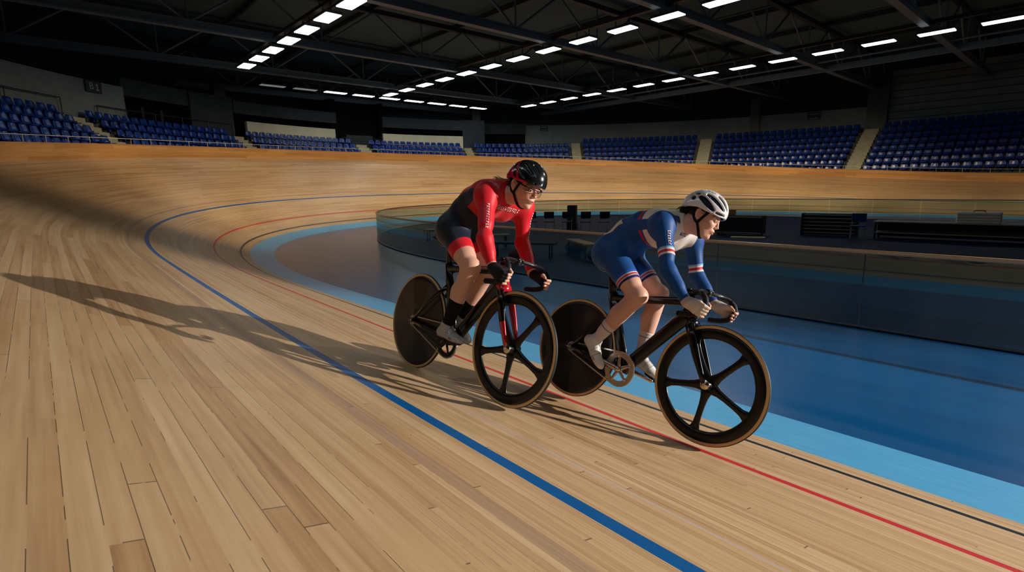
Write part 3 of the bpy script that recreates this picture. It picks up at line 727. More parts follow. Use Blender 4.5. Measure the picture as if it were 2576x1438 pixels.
# ================================================================ smooth implicit bodies
class Field:
    def __init__(s, lo, hi, h, fine=None):
        """h: grid step; fine = (lo, hi, step): a box sampled more closely"""
        s.ax = []
        for k in range(3):
            a, b = float(lo[k]), float(hi[k])
            if fine is None: g = np.arange(a, b + h, h)
            else:
                c, d, e = max(a, float(fine[0][k])), min(b, float(fine[1][k])), fine[2]
                g = np.r_[np.arange(c, a - h, -h)[::-1], np.arange(c + e, d, e)]; g = np.r_[g, np.arange(g[-1] + h, b + h, h)]
            s.ax.append(g)
        s.n = np.array([len(g) for g in s.ax]); s.f = np.full(tuple(s.n), 1., np.float32)
    def box(s, a, b):
        i0 = np.array([max(0, np.searchsorted(s.ax[k], a[k]) - 1) for k in range(3)]); i1 = np.array([min(s.n[k], np.searchsorted(s.ax[k], b[k]) + 1) for k in range(3)])
        if (i1 <= i0).any(): return None
        ax = [s.ax[k][i0[k]:i1[k]] for k in range(3)]
        return tuple(slice(i0[k], i1[k]) for k in range(3)), np.meshgrid(*ax, indexing='ij', sparse=True)
    def put(s, sl, d, k, op, clip, G):
        if clip:
            for p, n in clip:
                n = np.asarray(n, float); n = n / np.linalg.norm(n)
                d = np.maximum(d, (G[0] - p[0]) * n[0] + (G[1] - p[1]) * n[1] + (G[2] - p[2]) * n[2])
        a = s.f[sl]; d = d.astype(np.float32)
        if op == 'add':
            r = np.minimum(a, d)
            if k > 0: r = r - np.maximum(k - np.abs(a - d), 0) ** 2 / (4 * k)
        else:
            d = -d; r = np.maximum(a, d)
            if k > 0: r = r + np.maximum(k - np.abs(a - d), 0) ** 2 / (4 * k)
        s.f[sl] = r
    def cap(s, p0, p1, r0, r1, k=.015, op='add', clip=None, sy=1., M=None):
        """tapered capsule; sy>1 widens it along y"""
        p0 = np.asarray(p0, float); p1 = np.asarray(p1, float); m = max(r0, r1) * max(1, sy) + k + .02
        q = s.box(np.minimum(p0, p1) - m, np.maximum(p0, p1) + m)
        if q is None: return
        sl, G = q; ab = p1 - p0; cy = (p0[1] + p1[1]) / 2
        x = G[0] - p0[0]; z = G[2] - p0[2]; y = G[1] - p0[1]
        if sy != 1.: L = np.array([ab[0], ab[1] / sy, ab[2]]); y = y / sy
        else: L = ab
        t = np.clip((x * L[0] + y * L[1] + z * L[2]) / (L @ L + 1e-12), 0, 1)
        d = np.sqrt((x - t * L[0]) ** 2 + (y - t * L[1]) ** 2 + (z - t * L[2]) ** 2) - (r0 + (r1 - r0) * t)
        s.put(sl, d, k, op, clip, G)
    def ell(s, c, r, R=None, k=.015, op='add', clip=None):
        c = np.asarray(c, float); r = np.asarray(r, float); m = r.max() + k + .02
        q = s.box(c - m, c + m)
        if q is None: return
        sl, G = q; x, y, z = G[0] - c[0], G[1] - c[1], G[2] - c[2]
        if R is not None:
            R = np.asarray(R, float); x, y, z = (R[0, i] * x + R[1, i] * y + R[2, i] * z for i in range(3))
        k0 = np.sqrt((x / r[0]) ** 2 + (y / r[1]) ** 2 + (z / r[2]) ** 2); k1 = np.sqrt((x / r[0] ** 2) ** 2 + (y / r[1] ** 2) ** 2 + (z / r[2] ** 2) ** 2)
        s.put(sl, k0 * (k0 - 1) / (k1 + 1e-9), k, op, clip, G)
    def mesh(s, name):
        """surface nets"""
        f = s.f; n = f < 0
        c = n[:-1, :-1, :-1].astype(np.int8)
        for i, j, k in ((1, 0, 0), (0, 1, 0), (0, 0, 1), (1, 1, 0), (1, 0, 1), (0, 1, 1), (1, 1, 1)):
            c = c + n[i:f.shape[0] - 1 + i, j:f.shape[1] - 1 + j, k:f.shape[2] - 1 + k]
        I = np.argwhere((c > 0) & (c < 8)); idx = np.full(c.shape, -1, np.int32); idx[tuple(I.T)] = np.arange(len(I))
        cor = np.array([(i, j, k) for i in (0, 1) for j in (0, 1) for k in (0, 1)])
        val = np.stack([f[tuple((I + q).T)] for q in cor], 1)
        acc = np.zeros((len(I), 3)); cnt = np.zeros(len(I))
        for a in range(8):
            for b in range(a + 1, 8):
                if np.abs(cor[a] - cor[b]).sum() != 1: continue
                va, vb = val[:, a], val[:, b]; x = (va < 0) != (vb < 0); t = np.where(x, va / np.where(x, va - vb, 1), 0)
                acc += np.where(x[:, None], cor[a] + t[:, None] * (cor[b] - cor[a]), 0); cnt += x
        I = I + acc / cnt[:, None]; V = np.stack([np.interp(I[:, k], np.arange(s.n[k]), s.ax[k]) for k in range(3)], 1); F = []
        for ax in range(3):
            sh = [slice(None)] * 3; sh2 = [slice(None)] * 3; sh[ax] = slice(0, -1); sh2[ax] = slice(1, None)
            e = n[tuple(sh)] != n[tuple(sh2)]; E = np.argwhere(e); u, v = (ax + 1) % 3, (ax + 2) % 3
            E = E[(E[:, u] > 0) & (E[:, v] > 0) & (E[:, u] < f.shape[u] - 1) & (E[:, v] < f.shape[v] - 1)]
            du = np.zeros(3, int); du[u] = 1; dv = np.zeros(3, int); dv[v] = 1
            q = np.stack([idx[tuple(w.T)] for w in (E - du - dv, E - dv, E, E - du)], 1)
            ins = n[tuple(E.T)]; q = np.where(ins[:, None], q, q[:, ::-1]); F.append(q)
        F = np.concatenate(F); F = F[(F >= 0).all(1)]
        me = bpy.data.meshes.new(name); me.vertices.add(len(V)); me.vertices.foreach_set('co', V.astype(np.float32).ravel())
        me.loops.add(F.size); me.loops.foreach_set('vertex_index', F.astype(np.int32).ravel()); me.polygons.add(len(F))
        me.polygons.foreach_set('loop_start', np.arange(0, F.size, 4, dtype=np.int32)); me.polygons.foreach_set('loop_total', np.full(len(F), 4, np.int32))
        me.polygons.foreach_set('use_smooth', np.ones(len(F), bool)); me.update(calc_edges=True); me.validate(); return me
def relax(me, it=2, lam=.5):
    n = len(me.vertices); V = np.empty(n * 3, np.float32); me.vertices.foreach_get('co', V); V = V.reshape(-1, 3)
    e = np.empty(len(me.edges) * 2, np.int32); me.edges.foreach_get('vertices', e); e = e.reshape(-1, 2)
    deg = np.bincount(e.ravel(), minlength=n)[:, None]
    for _ in range(it):
        A = np.zeros_like(V)
        for k in range(3): A[:, k] = np.bincount(e[:, 0], V[e[:, 1], k], n) + np.bincount(e[:, 1], V[e[:, 0], k], n)
        V = V + lam * (A / np.maximum(deg, 1) - V)
    me.vertices.foreach_set('co', V.ravel()); me.update(); return me
def verts(me):
    V = np.empty(len(me.vertices) * 3, np.float32); me.vertices.foreach_get('co', V); return V.reshape(-1, 3).astype(float)
def paint(me, C):
    a = me.color_attributes.new('Col', 'FLOAT_COLOR', 'POINT'); D = np.ones((len(C), 4), np.float32); D[:, :3] = C; a.data.foreach_set('color', D.ravel())
def vmat(name, rough=.5, spec=.4, coat=0, sheen=0, sss=0, bump=None):
    m = mat(name, rough=rough, spec=spec, coat=coat); g = NG(m); c = g.attr(); g.put(g.b.inputs['Base Color'], c)
    if sheen: g.b.inputs['Sheen Weight'].default_value = sheen
    if sss:
        g.b.inputs['Subsurface Weight'].default_value = sss; g.b.inputs['Subsurface Radius'].default_value = (1., .35, .2); g.b.inputs['Subsurface Scale'].default_value = .008
    if bump:
        t = g.node('ShaderNodeTexCoord').outputs['Object']; nz = g.noise(t, bump[0], 2, .5); bp = g.node('ShaderNodeBump'); g.put(bp.inputs['Height'], nz)
        bp.inputs['Strength'].default_value = bump[1]; bp.inputs['Distance'].default_value = bump[2]; g.put(g.b.inputs['Normal'], bp.outputs[0])
    return m
def sst(x, a, b):
    t = np.clip((np.asarray(x) - a) / (b - a), 0, 1); return t * t * (3 - 2 * t)
def near_seg(V, a, b):
    a = np.asarray(a, float); b = np.asarray(b, float); ab = b - a; t = np.clip((V - a) @ ab / (ab @ ab), 0, 1); return np.linalg.norm(V - (a + t[:, None] * ab), axis=1), t
def rotm(yaw, pitch, roll=0):
    """columns: forward, left, up of a head turned left by yaw and down by pitch"""
    return np.array(Matrix.Rotation(math.radians(yaw), 3, 'Z') @ Matrix.Rotation(math.radians(pitch), 3, 'Y') @ Matrix.Rotation(math.radians(roll), 3, 'X'))
# ================================================================ riders
M_SKIN = vmat('skin', .48, .4, sss=.25, bump=(900, .08, .0006))
M_SUIT = vmat('skinsuit_fabric', .55, .3, sheen=.05, bump=(1400, .10, .0004))
M_SUITR = vmat('red_skinsuit_fabric', .5, .28, sheen=.1, bump=(1400, .10, .0004))
M_HELM = vmat('helmet_shell', .2, .5, coat=.5)
M_SHOE = vmat('shoe_leather', .38, .5)
M_SOCK = vmat('knit_sock', .8, .2, bump=(700, .3, .0006))
M_GLOVE = vmat('glove_fabric', .7, .25, bump=(600, .3, .0006))
M_STRAP = mat('black_webbing', srgb(14, 15, 18), .7, spec=.2)
M_EYEW = mat('eye_white', srgb(226, 220, 212), .25)
M_IRIS = mat('iris', srgb(70, 56, 44), .2)
M_HAIRD = mat('dark_hair', srgb(48, 34, 26), .55, spec=.3); M_HAIRB = mat('blonde_hair', srgb(150, 118, 84), .5, spec=.35)
M_BIB = mat('white_number_cloth', srgb(222, 214, 200), .8, spec=.2)
M_MARKW = mat('white_print', srgb(224, 190, 190), .6); M_MARKN = mat('navy_print', srgb(40, 50, 90), .6)
lerp = lambda a, b, t: np.asarray(a, float) * (1 - t) + np.asarray(b, float) * t
unit = lambda v: np.asarray(v, float) / np.linalg.norm(v)

def leg_prims(F, J, s, g=0., hem=None, only=None, foot=True):
    """g inflates; hem = (point, normal) clip for the thigh; only = 'thigh' for shorts"""
    h, k, a = (np.asarray(J[x + s], float) for x in ('hip', 'knee', 'ank')); th = unit(k - h); sh = unit(a - k)
    fr = unit(np.array([1., 0, 0]) - th * th[0]); fs = unit(np.array([1., 0, 0]) - sh * sh[0]); L = np.linalg.norm(k - h); Ls = np.linalg.norm(a - k)
    cl = [hem] if hem else None
    F.cap(h, k, .086 + g, .054 + g, .02, clip=cl)
    F.cap(h + th * L * .15 + fr * .016, h + th * L * .72 + fr * .016, .066 + g, .050 + g, .03, clip=cl)
    F.cap(h + th * L * .10 - fr * .018, h + th * L * .62 - fr * .016, .068 + g, .046 + g, .03, clip=cl)
    if only == 'thigh': return
    F.ell(k + fr * .016 + fs * .006, (.046, .048, .050), k=.03)                       # knee cap
    F.cap(k, a, .047, .031, .02)
    F.cap(k + sh * Ls * .10 - fs * .014, k + sh * Ls * .42 - fs * .022, .042, .043, .03); F.cap(k + sh * Ls * .42 - fs * .02, k + sh * Ls * .8 - fs * .008, .042, .026, .03)
    F.cap(k + sh * Ls * .08 + fs * .012, k + sh * Ls * .6 + fs * .010, .034, .028, .03)
    if foot:
        heel, toe = np.asarray(J['heel' + s], float), np.asarray(J['toe' + s], float); d_ = unit(toe - heel); u_ = unit(np.array([-d_[2], 0, d_[0]])); F.cap(a, lerp(heel, toe, .25) + u_ * .038, .028, .024, .02); F.cap(lerp(heel, toe, .2) + u_ * .030, lerp(heel, toe, .8) + u_ * .024, .018, .014, .02)

def arm_prims(F, J, s, g=0., clip=None):
    sh, e, w = (np.asarray(J[x + s], float) for x in ('sho', 'elb', 'wri')); u = unit(e - sh); f = unit(w - e); L = np.linalg.norm(e - sh); Lf = np.linalg.norm(w - e)
    F.ell(sh + u * .012, (.046 + g, .047 + g, .054 + g), k=.06)
    F.cap(sh, e, .043 + g, .0345 + g, .05)
    F.cap(sh + u * L * .2 + np.array([.010, 0, .004]), sh + u * L * .68 + np.array([.010, 0, .004]), .035 + g, .030 + g, .03)
    F.ell(e - np.array([.006, 0, .002]), (.034 + g, .033 + g, .035 + g), k=.02)
    F.cap(e, w, .0345 + g, .0250 + g, .02, clip=clip)
    F.cap(e + f * Lf * .08, e + f * Lf * .5, .0360 + g, .0310 + g, .03, clip=clip)

def torso_prims(F, J, g=0.):
    sp = [np.asarray(p, float) for p in J['spine']]; r = (.118, .104, .106, .113, .092); sy = (1.32, 1.26, 1.30, 1.34, 1.42)
    for i in range(4): F.cap(sp[i], sp[i + 1], r[i] + g, r[i + 1] + g, .03, sy=(sy[i] + sy[i + 1]) / 2)
    for s in (-1, 1): F.ell(sp[0] + np.array([-.045, .072 * s, -.045]), (.096 + g, .088 + g, .100 + g), k=.05)      # seat
    for s in 'RL':
        h = np.asarray(J['hip' + s], float); F.ell(h + (np.asarray(J['sho' + s]) - h) * .02, (.10 + g, .082 + g, .096 + g), k=.05)
        F.cap(sp[3] * .55 + np.asarray(J['sho' + s]) * .45, J['sho' + s], .080 + g, .058 + g, .05)
        F.cap(sp[4] * .7 + np.asarray(J['neck']) * .3, np.asarray(J['sho' + s]) + (0, 0, .012), .058 + g, .046 + g, .05)    # trapezius
    for s in (-1, 1): F.ell(sp[3] + np.array([.045, .062 * s, -.062]), (.062 + g, .062 + g, .060 + g), k=.05)

def hand_prims(F, J, s, g=0., seg=None, cuff=None, which='all'):
    """hand closed round the bar: G centre, d direction down the bar, o outward"""
    w = np.asarray(J['wri' + s], float); G = np.asarray(J['grip' + s], float); d = unit(J['gdir' + s]); o = np.array([0, -1. if s == 'R' else 1., 0])
    o = unit(o - d * (o @ d)); f = np.cross(d, o); f = f if f[0] > 0 else -f; R = .0265
    P = lambda i, th, rr=R: G + d * (i * .0185) + rr * (-f * math.cos(math.radians(th)) + o * math.sin(math.radians(th)))
    kn = [P(i, 52, .037 if abs(i) < 1 else .034) for i in (-1.5, -.5, .5, 1.5)]
    cl = [cuff] if cuff else None
    if which in ('all', 'palm'):
        wc = w
        for i, q in enumerate(kn):
            F.cap(lerp(wc, q, .18), q, .0175 + g, .0120 + g, .018, clip=cl)
        F.cap(lerp(w, kn[1], .3), lerp(kn[1], kn[2], .5), .021 + g, .014 + g, .02, clip=cl)
        F.cap(w, lerp(w, lerp(kn[1], kn[2], .5), .5), .0245 + g, .020 + g, .02, clip=cl)
        F.cap(lerp(w, kn[0], .35), P(-1.6, -12, .028), .018 + g, .015 + g, .015, clip=cl)          # thumb base
    ln = (1., 1.08, 1., .84)
    for j, i in enumerate((-1.5, -.5, .5, 1.5)):
        a = [52, 104, 160, 214]; pts = [kn[j]] + [P(i, 52 + (t - 52) * ln[j], R + .001 * (k == 0)) for k, t in enumerate(a[1:])]
        rad = (.0098, .0092, .0086, .0076)
        m = 3 if seg is None else seg
        for k in range(m):
            q1 = pts[k + 1]
            if seg is not None and k == m - 1: q1 = lerp(pts[k], pts[k + 1], .75)
            F.cap(pts[k], q1, (rad[k] - .0006 * (j == 3)) + g, (rad[k + 1] - .0006 * (j == 3)) + g, .004)
    t0, t1, t2 = P(-1.6, -12, .028), P(-2.15, -62, .029), P(-2.0, -112, .027)
    if seg is None: F.cap(t0, t1, .0128 + g, .0110 + g, .008); F.cap(t1, t2, .0110 + g, .0088 + g, .004)
    else: F.cap(t0, lerp(t0, t1, .8), .0128 + g, .0115 + g, .008)

Q_MOUTH = [.0024]
def head_prims(F, J, R, C):
    W = lambda p: C + R @ np.asarray(p, float)
    E = lambda c, r, k=.012, op='add', Rr=None: F.ell(W(c), r, R if Rr is None else R @ Rr, k, op)
    Cp = lambda a, b, r0, r1, k=.01, op='add': F.cap(W(a), W(b), r0, r1, k, op)
    E((-.010, 0, .030), (.096, .075, .088), .0)
    E((.030, 0, -.028), (.061, .056, .074), .03)
    E((.048, 0, -.075), (.040, .038, .034), .03)                                          # jaw
    for s in (-1, 1):
        Cp((.006, .056 * s, -.040), (.058, .021 * s, -.098), .016, .013, .02)              # jaw line
        E((.062, .036 * s, -.028), (.024, .021, .020), .02)                                # cheek
        Cp((.0835, .012 * s, .0195), (.069, .047 * s, .0150), .0088, .008, .012)           # brow
        E((.096, .0315 * s, -.0005), (.0150, .0160, .0100), .010, 'sub')                    # eye socket
        E((.0780, .0315 * s, .0), (.0136, .0140, .0126), .004)                             # lids
        E((.0925, .0315 * s, -.0006), (.0080, .0118, .0036), .0015, 'sub')                  # lid opening
        Cp((.0900, .0215 * s, .0052), (.0875, .0410 * s, .0050), .0022, .0020, .003)         # upper lid edge
    E((.077, 0, -.098), (.0200, .019, .017), .015)                                         # chin
    Cp((.0890, 0, .012), (.1010, 0, -.020), .0064, .0078, .009); E((.1048, 0, -.0270), (.0092, .0086, .0076), .006)
    for s in (-1, 1):
        E((.0962, .0092 * s, -.0318), (.0086, .0060, .0056), .004); E((.1015, .0052 * s, -.0358), (.0042, .0028, .0026), .002, 'sub')
    E((.082, 0, -.058), (.0215, .025, .017), .012)                                         # muzzle
    E((.0950, 0, -.0545), (.0085, .0180, .0046), .004); E((.0930, 0, -.0672), (.0088, .0158, .0054), .004)
    Cp((.1045, -.0165, -.0608), (.1045, .0165, -.0608), Q_MOUTH[0], Q_MOUTH[0], .002, 'sub')
    for s in (-1, 1):                                                                      # ears
        Re = np.array(Matrix.Rotation(math.radians(-24 * s), 3, 'Z') @ Matrix.Rotation(math.radians(-12), 3, 'Y'))
        E((-.012, .0795 * s, -.006), (.0185, .0085, .0310), .006, 'add', Re); E((-.0075, .0890 * s, -.003), (.0115, .0085, .0215), .003, 'sub', Re); E((-.011, .0845 * s, -.002), (.0050, .0040, .0140), .003, 'add', Re)
        E((-.001, .0820 * s, -.010), (.0050, .0048, .0080), .003, 'add', Re); E((-.004, .080 * s, -.031), (.008, .0060, .008), .005)
    F.cap(J['neck'], W((-.022, 0, -.055)), .052, .047, .03); F.cap(lerp(J['neck'], W((-.02, 0, -.06)), .35) + np.array([0, 0, -.012]), W((.02, 0, -.085)), .040, .030, .03)

def make_rider(label, MW, J, Q):
    R = rotm(*Q['head_rot']); C = np.asarray(J['head'], float); W = lambda p: C + R @ np.asarray(p, float)
    lo, hi = Q['lo'], Q['hi']
    Q_MOUTH[0] = Q.get('mouth', .0022)
    F = Field(lo, hi, .0038, (C - np.array([.075, .098, .145]), C + np.array([.128, .098, .07]), .0019))
    torso_prims(F, J)
    for s in 'RL': leg_prims(F, J, s); arm_prims(F, J, s); hand_prims(F, J, s)
    head_prims(F, J, R, C)
    me = relax(F.mesh('person'), 1, .4); V = verts(me); H_ = (V - C) @ R
    base = np.array(Q['skin']); Cc = np.tile(base, (len(V), 1))
    n = RNG.normal(size=(1, 3)); var = np.sin(V[:, 0] * 31 + 1) * np.sin(V[:, 1] * 27) * np.sin(V[:, 2] * 23 + 2); Cc *= (1 + .05 * var)[:, None]
    def blend(mask, col): 
        m_ = np.clip(mask, 0, 1)[:, None]; Cc[:] = Cc * (1 - m_) + np.array(col) * m_
    g3 = lambda c, r: np.exp(-(((H_ - np.array(c)) / np.array(r)) ** 2).sum(1))
    blend(np.clip(g3((.098, 0, -.0608), (.014, .0185, .0085)) * 1.5 - .25, 0, .85), srgb(176, 92, 84))
    blend(np.clip(g3((.100, 0, -.0608), (.016, .015, .0026)) * 1.5 - .3, 0, .9), srgb(70, 28, 28))
    for s in (-1, 1):
        blend(np.clip(g3((.060, .044 * s, -.030), (.03, .02, .02)) - .2, 0, .22), srgb(206, 120, 100))
        blend(np.clip(g3((.088, .032 * s, .0175), (.02, .020, .0048)) * 1.6 - .35, 0, .9), Q['brow'])
        blend(np.clip(g3((.089, .0315 * s, .0042), (.010, .0125, .0017)) * 1.6 - .35, 0, .9), srgb(44, 30, 28))
        blend(np.clip(g3((.104, .0085 * s, -.0425), (.006, .004, .003)) - .2, 0, .8), srgb(90, 44, 38))
    # short hair under the helmet: nape and temples
    hz = H_[:, 2]; hx = H_[:, 0]
    hm = np.maximum(sst(-hx, .026, .040) * sst(hz, -.034, -.024), sst(.030 + .25 * (hz - .02) - hx, 0, .010) * sst(hz, .012, .022)) * (np.linalg.norm(H_, axis=1) < .16) * (np.abs(H_[:, 1]) < .0835)
    blend(hm, Q['hairc'])
    for s in (-1, 1): blend(np.clip(g3((-.008, .084 * s, -.004), (.011, .012, .020)) - .2, 0, .35), srgb(170, 84, 66))
    paint(me, Cc); body = obj('person', me, M_SKIN); body.matrix_world = MW; tag(body, label, 'person')
    def part(name, me_, m_, smooth=True): return obj(name, me_, m_, body, smooth)
    # ---- skinsuit
    hem = {}; cuff = {}
    for s in 'RL':
        h, k = np.asarray(J['hip' + s], float), np.asarray(J['knee' + s], float); hem[s] = (lerp(h, k, Q['hem'][s]), unit(unit(k - h) + np.array([.10, 0, -.12])))
        e, w = np.asarray(J['elb' + s], float), np.asarray(J['wri' + s], float); cuff[s] = (lerp(e, w, .96), unit(w - e))
    F = Field(np.array(lo), np.array(hi) - np.array([0, 0, .10]), .0034); g_ = .0042
    torso_prims(F, J, g_)
    for s in 'RL': leg_prims(F, J, s, g_, hem=hem[s], only='thigh'); arm_prims(F, J, s, g_, clip=[cuff[s]])
    nk = np.asarray(J['neck'], float); nd = unit(W((-.022, 0, -.055)) - nk); F.cap(nk - nd * .03, nk + nd * .05, .057 + g_, .0575, .03, clip=[(nk + nd * Q['collar'], nd)])
    me = relax(F.mesh('skinsuit'), 1, .4); V = verts(me); paint(me, Q['suit'](V, J, hem, cuff)); suit = part('skinsuit', me, Q['suit_mat'])
    from mathutils.bvhtree import BVHTree
    bvh = BVHTree.FromPolygons([Vector(v) for v in V], [tuple(p.vertices) for p in me.polygons])
    def drape(name, o, u, v, su, sv, m_, nu=14, nv=10, dirn=None, lift=.0012, cells=None):
        """cloth patch laid on the suit: centre o, axes u, v, size su x sv, thrown along dirn"""
        o = np.asarray(o, float); u = unit(u); v = unit(v); dirn = unit(dirn); pts = {}; bm = bmesh.new()
        for i in range(nu + 1):
            for j in range(nv + 1):
                p = o + u * su * (i / nu - .5) + v * sv * (j / nv - .5) - dirn * .25
                hit = bvh.ray_cast(Vector(p), Vector(dirn), .6)
                if hit[0] is not None: pts[i, j] = bm.verts.new(hit[0] - Vector(dirn) * lift)
        for i in range(nu):
            for j in range(nv):
                if cells and not cells(i, j): continue
                q = [pts.get(t) for t in ((i, j), (i + 1, j), (i + 1, j + 1), (i, j + 1))]
                if all(q): bm.faces.new(q)
        bmesh.ops.delete(bm, geom=[x for x in bm.verts if not x.link_faces], context='VERTS')
        r = bmesh.ops.solidify(bm, geom=bm.faces[:], thickness=-.0005); bmesh.ops.recalc_face_normals(bm, faces=bm.faces)
        return obj(name, bm, m_, suit, True)
    Q['marks'](drape, J, hem, body)
    # ---- shoes, socks, gloves
    for s in 'RL':
        heel, toe, a, k = (np.asarray(J[x + s], float) for x in ('heel', 'toe', 'ank', 'knee')); d = unit(toe - heel); sd = np.array([0, 1., 0]); u = unit(np.cross(d, sd)); u = u if u[2] > 0 or abs(u[2]) < .3 and u[0] > 0 else -u
        if (a - heel) @ u < 0: u = -u
        L = np.linalg.norm(toe - heel); yo = 1 if s == 'L' else -1
        X = lambda t, side=0, up=0: heel + d * L * t + sd * side + u * up
        Rf = np.stack([d, sd, u], 1)
        b0 = np.min([heel, toe, a], 0) - .09; b1 = np.max([heel, toe, a], 0) + .09
        F = Field(b0, b1, .003)
        F.ell(X(.15, 0, .028), (.040, .030, .036), Rf, .01); F.cap(X(.14, 0, .035), a, .033, .038, .02); F.cap(a, a + unit(k - a) * .03, .039, .039, .01)
        F.ell(X(.42, .001 * yo, .026), (.075, .030, .034), Rf, .025); F.ell(X(.68, .002 * yo, .020), (.062, .041, .027), Rf, .025); F.ell(X(.84, -.002 * yo, .017), (.044, .036, .021), Rf, .02); F.cap(X(.30, 0, .055), X(.55, 0, .036), .028, .024, .025)
        ang = unit(k - a); top = a + ang * .016
        F.cap(top + ang * .04, top - ang * .012, .0355, .0330, .003, 'sub')
        q = F.box(b0, b1); pl = (q[1][0] - top[0]) * ang[0] + (q[1][1] - top[1]) * ang[1] + (q[1][2] - top[2]) * ang[2]; F.f = np.maximum(F.f, pl.astype(np.float32))
        ps = -((q[1][0] - heel[0]) * u[0] + (q[1][1] - heel[1]) * u[1] + (q[1][2] - heel[2]) * u[2]); F.f = np.maximum(F.f, ps.astype(np.float32))
        me = relax(F.mesh('shoe'), 1, .4); V = verts(me); h_ = (V - heel) @ u; t_ = (V - heel) @ d / L
        cc = np.tile(np.array(Q['shoe']), (len(V), 1)); cc[h_ < .007] = srgb(40, 38, 38)
        st = ((np.abs(((t_ - .40) % .16) - .08) < .012) & (t_ > .36) & (t_ < .78) & (h_ > .022)); cc[st] = np.array(Q['shoe']) * .55
        cc[(t_ < .10) & (h_ > .03)] = np.array(Q['shoe']) * .8; w_ = (V - heel) @ sd
        lace = (np.abs(w_) < .010) & (t_ > .36) & (t_ < .66) & (h_ > .028) & (np.sin(t_ * 70 + np.abs(w_) * 500) > .35); cc[lace] = srgb(46, 46, 50); ac = (np.abs(w_) > .022) & (np.abs(t_ - .70) < .07) & (h_ > .012) & (h_ < .028) & (np.sin(t_ * 160) > 0); cc[ac] = srgb(70, 70, 74)
        paint(me, cc); sh = part('shoe', me, M_SHOE)
        for t in (.36, .55):
            bm = bmesh.new(); p = X(t, -yo * -1 * .024, .052 - .03 * (t - .36)); o_ = unit(sd * yo * .6 + u * .8); tube(bm, [p - o_ * .004, p + o_ * .007], [.0110, .0095], 16); obj('dial', bm, M_METAL, sh, True)
        bm = bmesh.new(); box(bm, tuple(X(.68, 0, -.007)), (.055, .045, .014), Matrix([(d[i], sd[i], u[i]) for i in range(3)]), bev=.004); obj('cleat', bm, M_BLACKALLOY, sh)
        # sock
        sk = unit(k - a); ts = lerp(a, k, Q['sock'][s]); F = Field(np.min([a, ts], 0) - .09, np.max([a, ts], 0) + .09, .0034)
        FF = F; hold = dict(J); fs = unit(np.array([1., 0, 0]) - sk * sk[0]); Ls = np.linalg.norm(a - k); shd = -sk
        cl = [(ts, sk)]
        F.cap(k, a, .050, .034, .02, clip=cl); F.cap(k + shd * Ls * .42 - fs * .02, k + shd * Ls * .8 - fs * .008, .045, .029, .03, clip=cl); F.cap(k + shd * Ls * .08 + fs * .012, k + shd * Ls * .6 + fs * .010, .037, .031, .03, clip=cl)
        F.cap(a, lerp(heel, toe, .25) + u * .040, .031, .026, .02)
        me = relax(F.mesh('sock'), 1, .4); V = verts(me); hh = (V - ts) @ sk; cc = np.tile(np.array(Q['sockc']), (len(V), 1))
        if Q['sockband'] is not None: cc[np.abs(hh + .024) < .0035] = Q['sockband']
        paint(me, cc); part('sock', me, M_SOCK)
        # glove
        w, G = np.asarray(J['wri' + s], float), np.asarray(J['grip' + s], float); F = Field(np.min([w, G], 0) - .085, np.max([w, G], 0) + .085, .0027)
        e = np.asarray(J['elb' + s], float); f_ = unit(w - e); cp = (lerp(e, w, 1.0) + f_ * .004, -f_)
        hand_prims(F, J, s, .0022, seg=2, cuff=cp); me = relax(F.mesh('glove'), 1, .4); V = verts(me); cc = np.tile(np.array(Q['glove']), (len(V), 1))
        hh = (V - cp[0]) @ f_; cc[hh < .012] = np.array(Q['glove']) * .75; paint(me, cc); part('glove', me, M_GLOVE)
    # ---- eyes
    for s in (-1, 1):
        bm = bmesh.new(); bmesh.ops.create_uvsphere(bm, u_segments=20, v_segments=14, radius=.0117); bmesh.ops.translate(bm, vec=W((.0800, .0315 * s, .0)), verts=bm.verts); ey = part('eye', bm, M_EYEW)
        gz = unit((1, Q.get('gaze', 0), -.02)); bm = bmesh.new(); p = np.array((.0800, .0315 * s, .0)); a_ = W(p + gz * .0095); b_ = W(p + gz * .0121); tube(bm, [a_, b_], [.0062, .0050], 16); obj('iris', bm, M_IRIS, ey, True)
    # ---- helmet
    hc = np.array((-.010, 0, .042)) + np.array(Q.get('hoff', (0, 0, 0))); hr = np.array((.130, .100, .110)); F = Field(C - .18, C + .18, .0021)
    def HE(c, r, k, op, clip=None): F.ell(W(c), r, R, k, op, clip)
    HE(hc, hr, 0, 'add'); HE(hc + (-.045, 0, -.018), (.090, .088, .080), .03, 'add')
    HE(hc + (-.002, 0, -.006), hr - np.array((.014, .0135, .013)), .003, 'sub')
    q = F.box(C - .19, C + .19); Gx, Gy, Gz = q[1]; hx, hy, hz = ((Gx - C[0]) * R[0, i] + (Gy - C[1]) * R[1, i] + (Gz - C[2]) * R[2, i] for i in range(3))
    rim = np.where(hx > .02, .022 + .06 * np.clip(hx - .02, 0, 1) + .35 * np.clip(hx - .09, 0, 1), .022 - .30 * np.clip(-.035 - hx, 0, .2))
    F.f = np.maximum(F.f, (rim - hz).astype(np.float32))
    def on(a, x, lift=0.):
        """point on the shell: a degrees from the crown toward one side, x along the head"""
        t = (x - hc[0]) / hr[0]; w_ = math.sqrt(max(0, 1 - t * t)); return hc + np.array((x - hc[0], (hr[1] + lift) * w_ * math.sin(math.radians(a)), (hr[2] + lift) * w_ * math.cos(math.radians(a))))
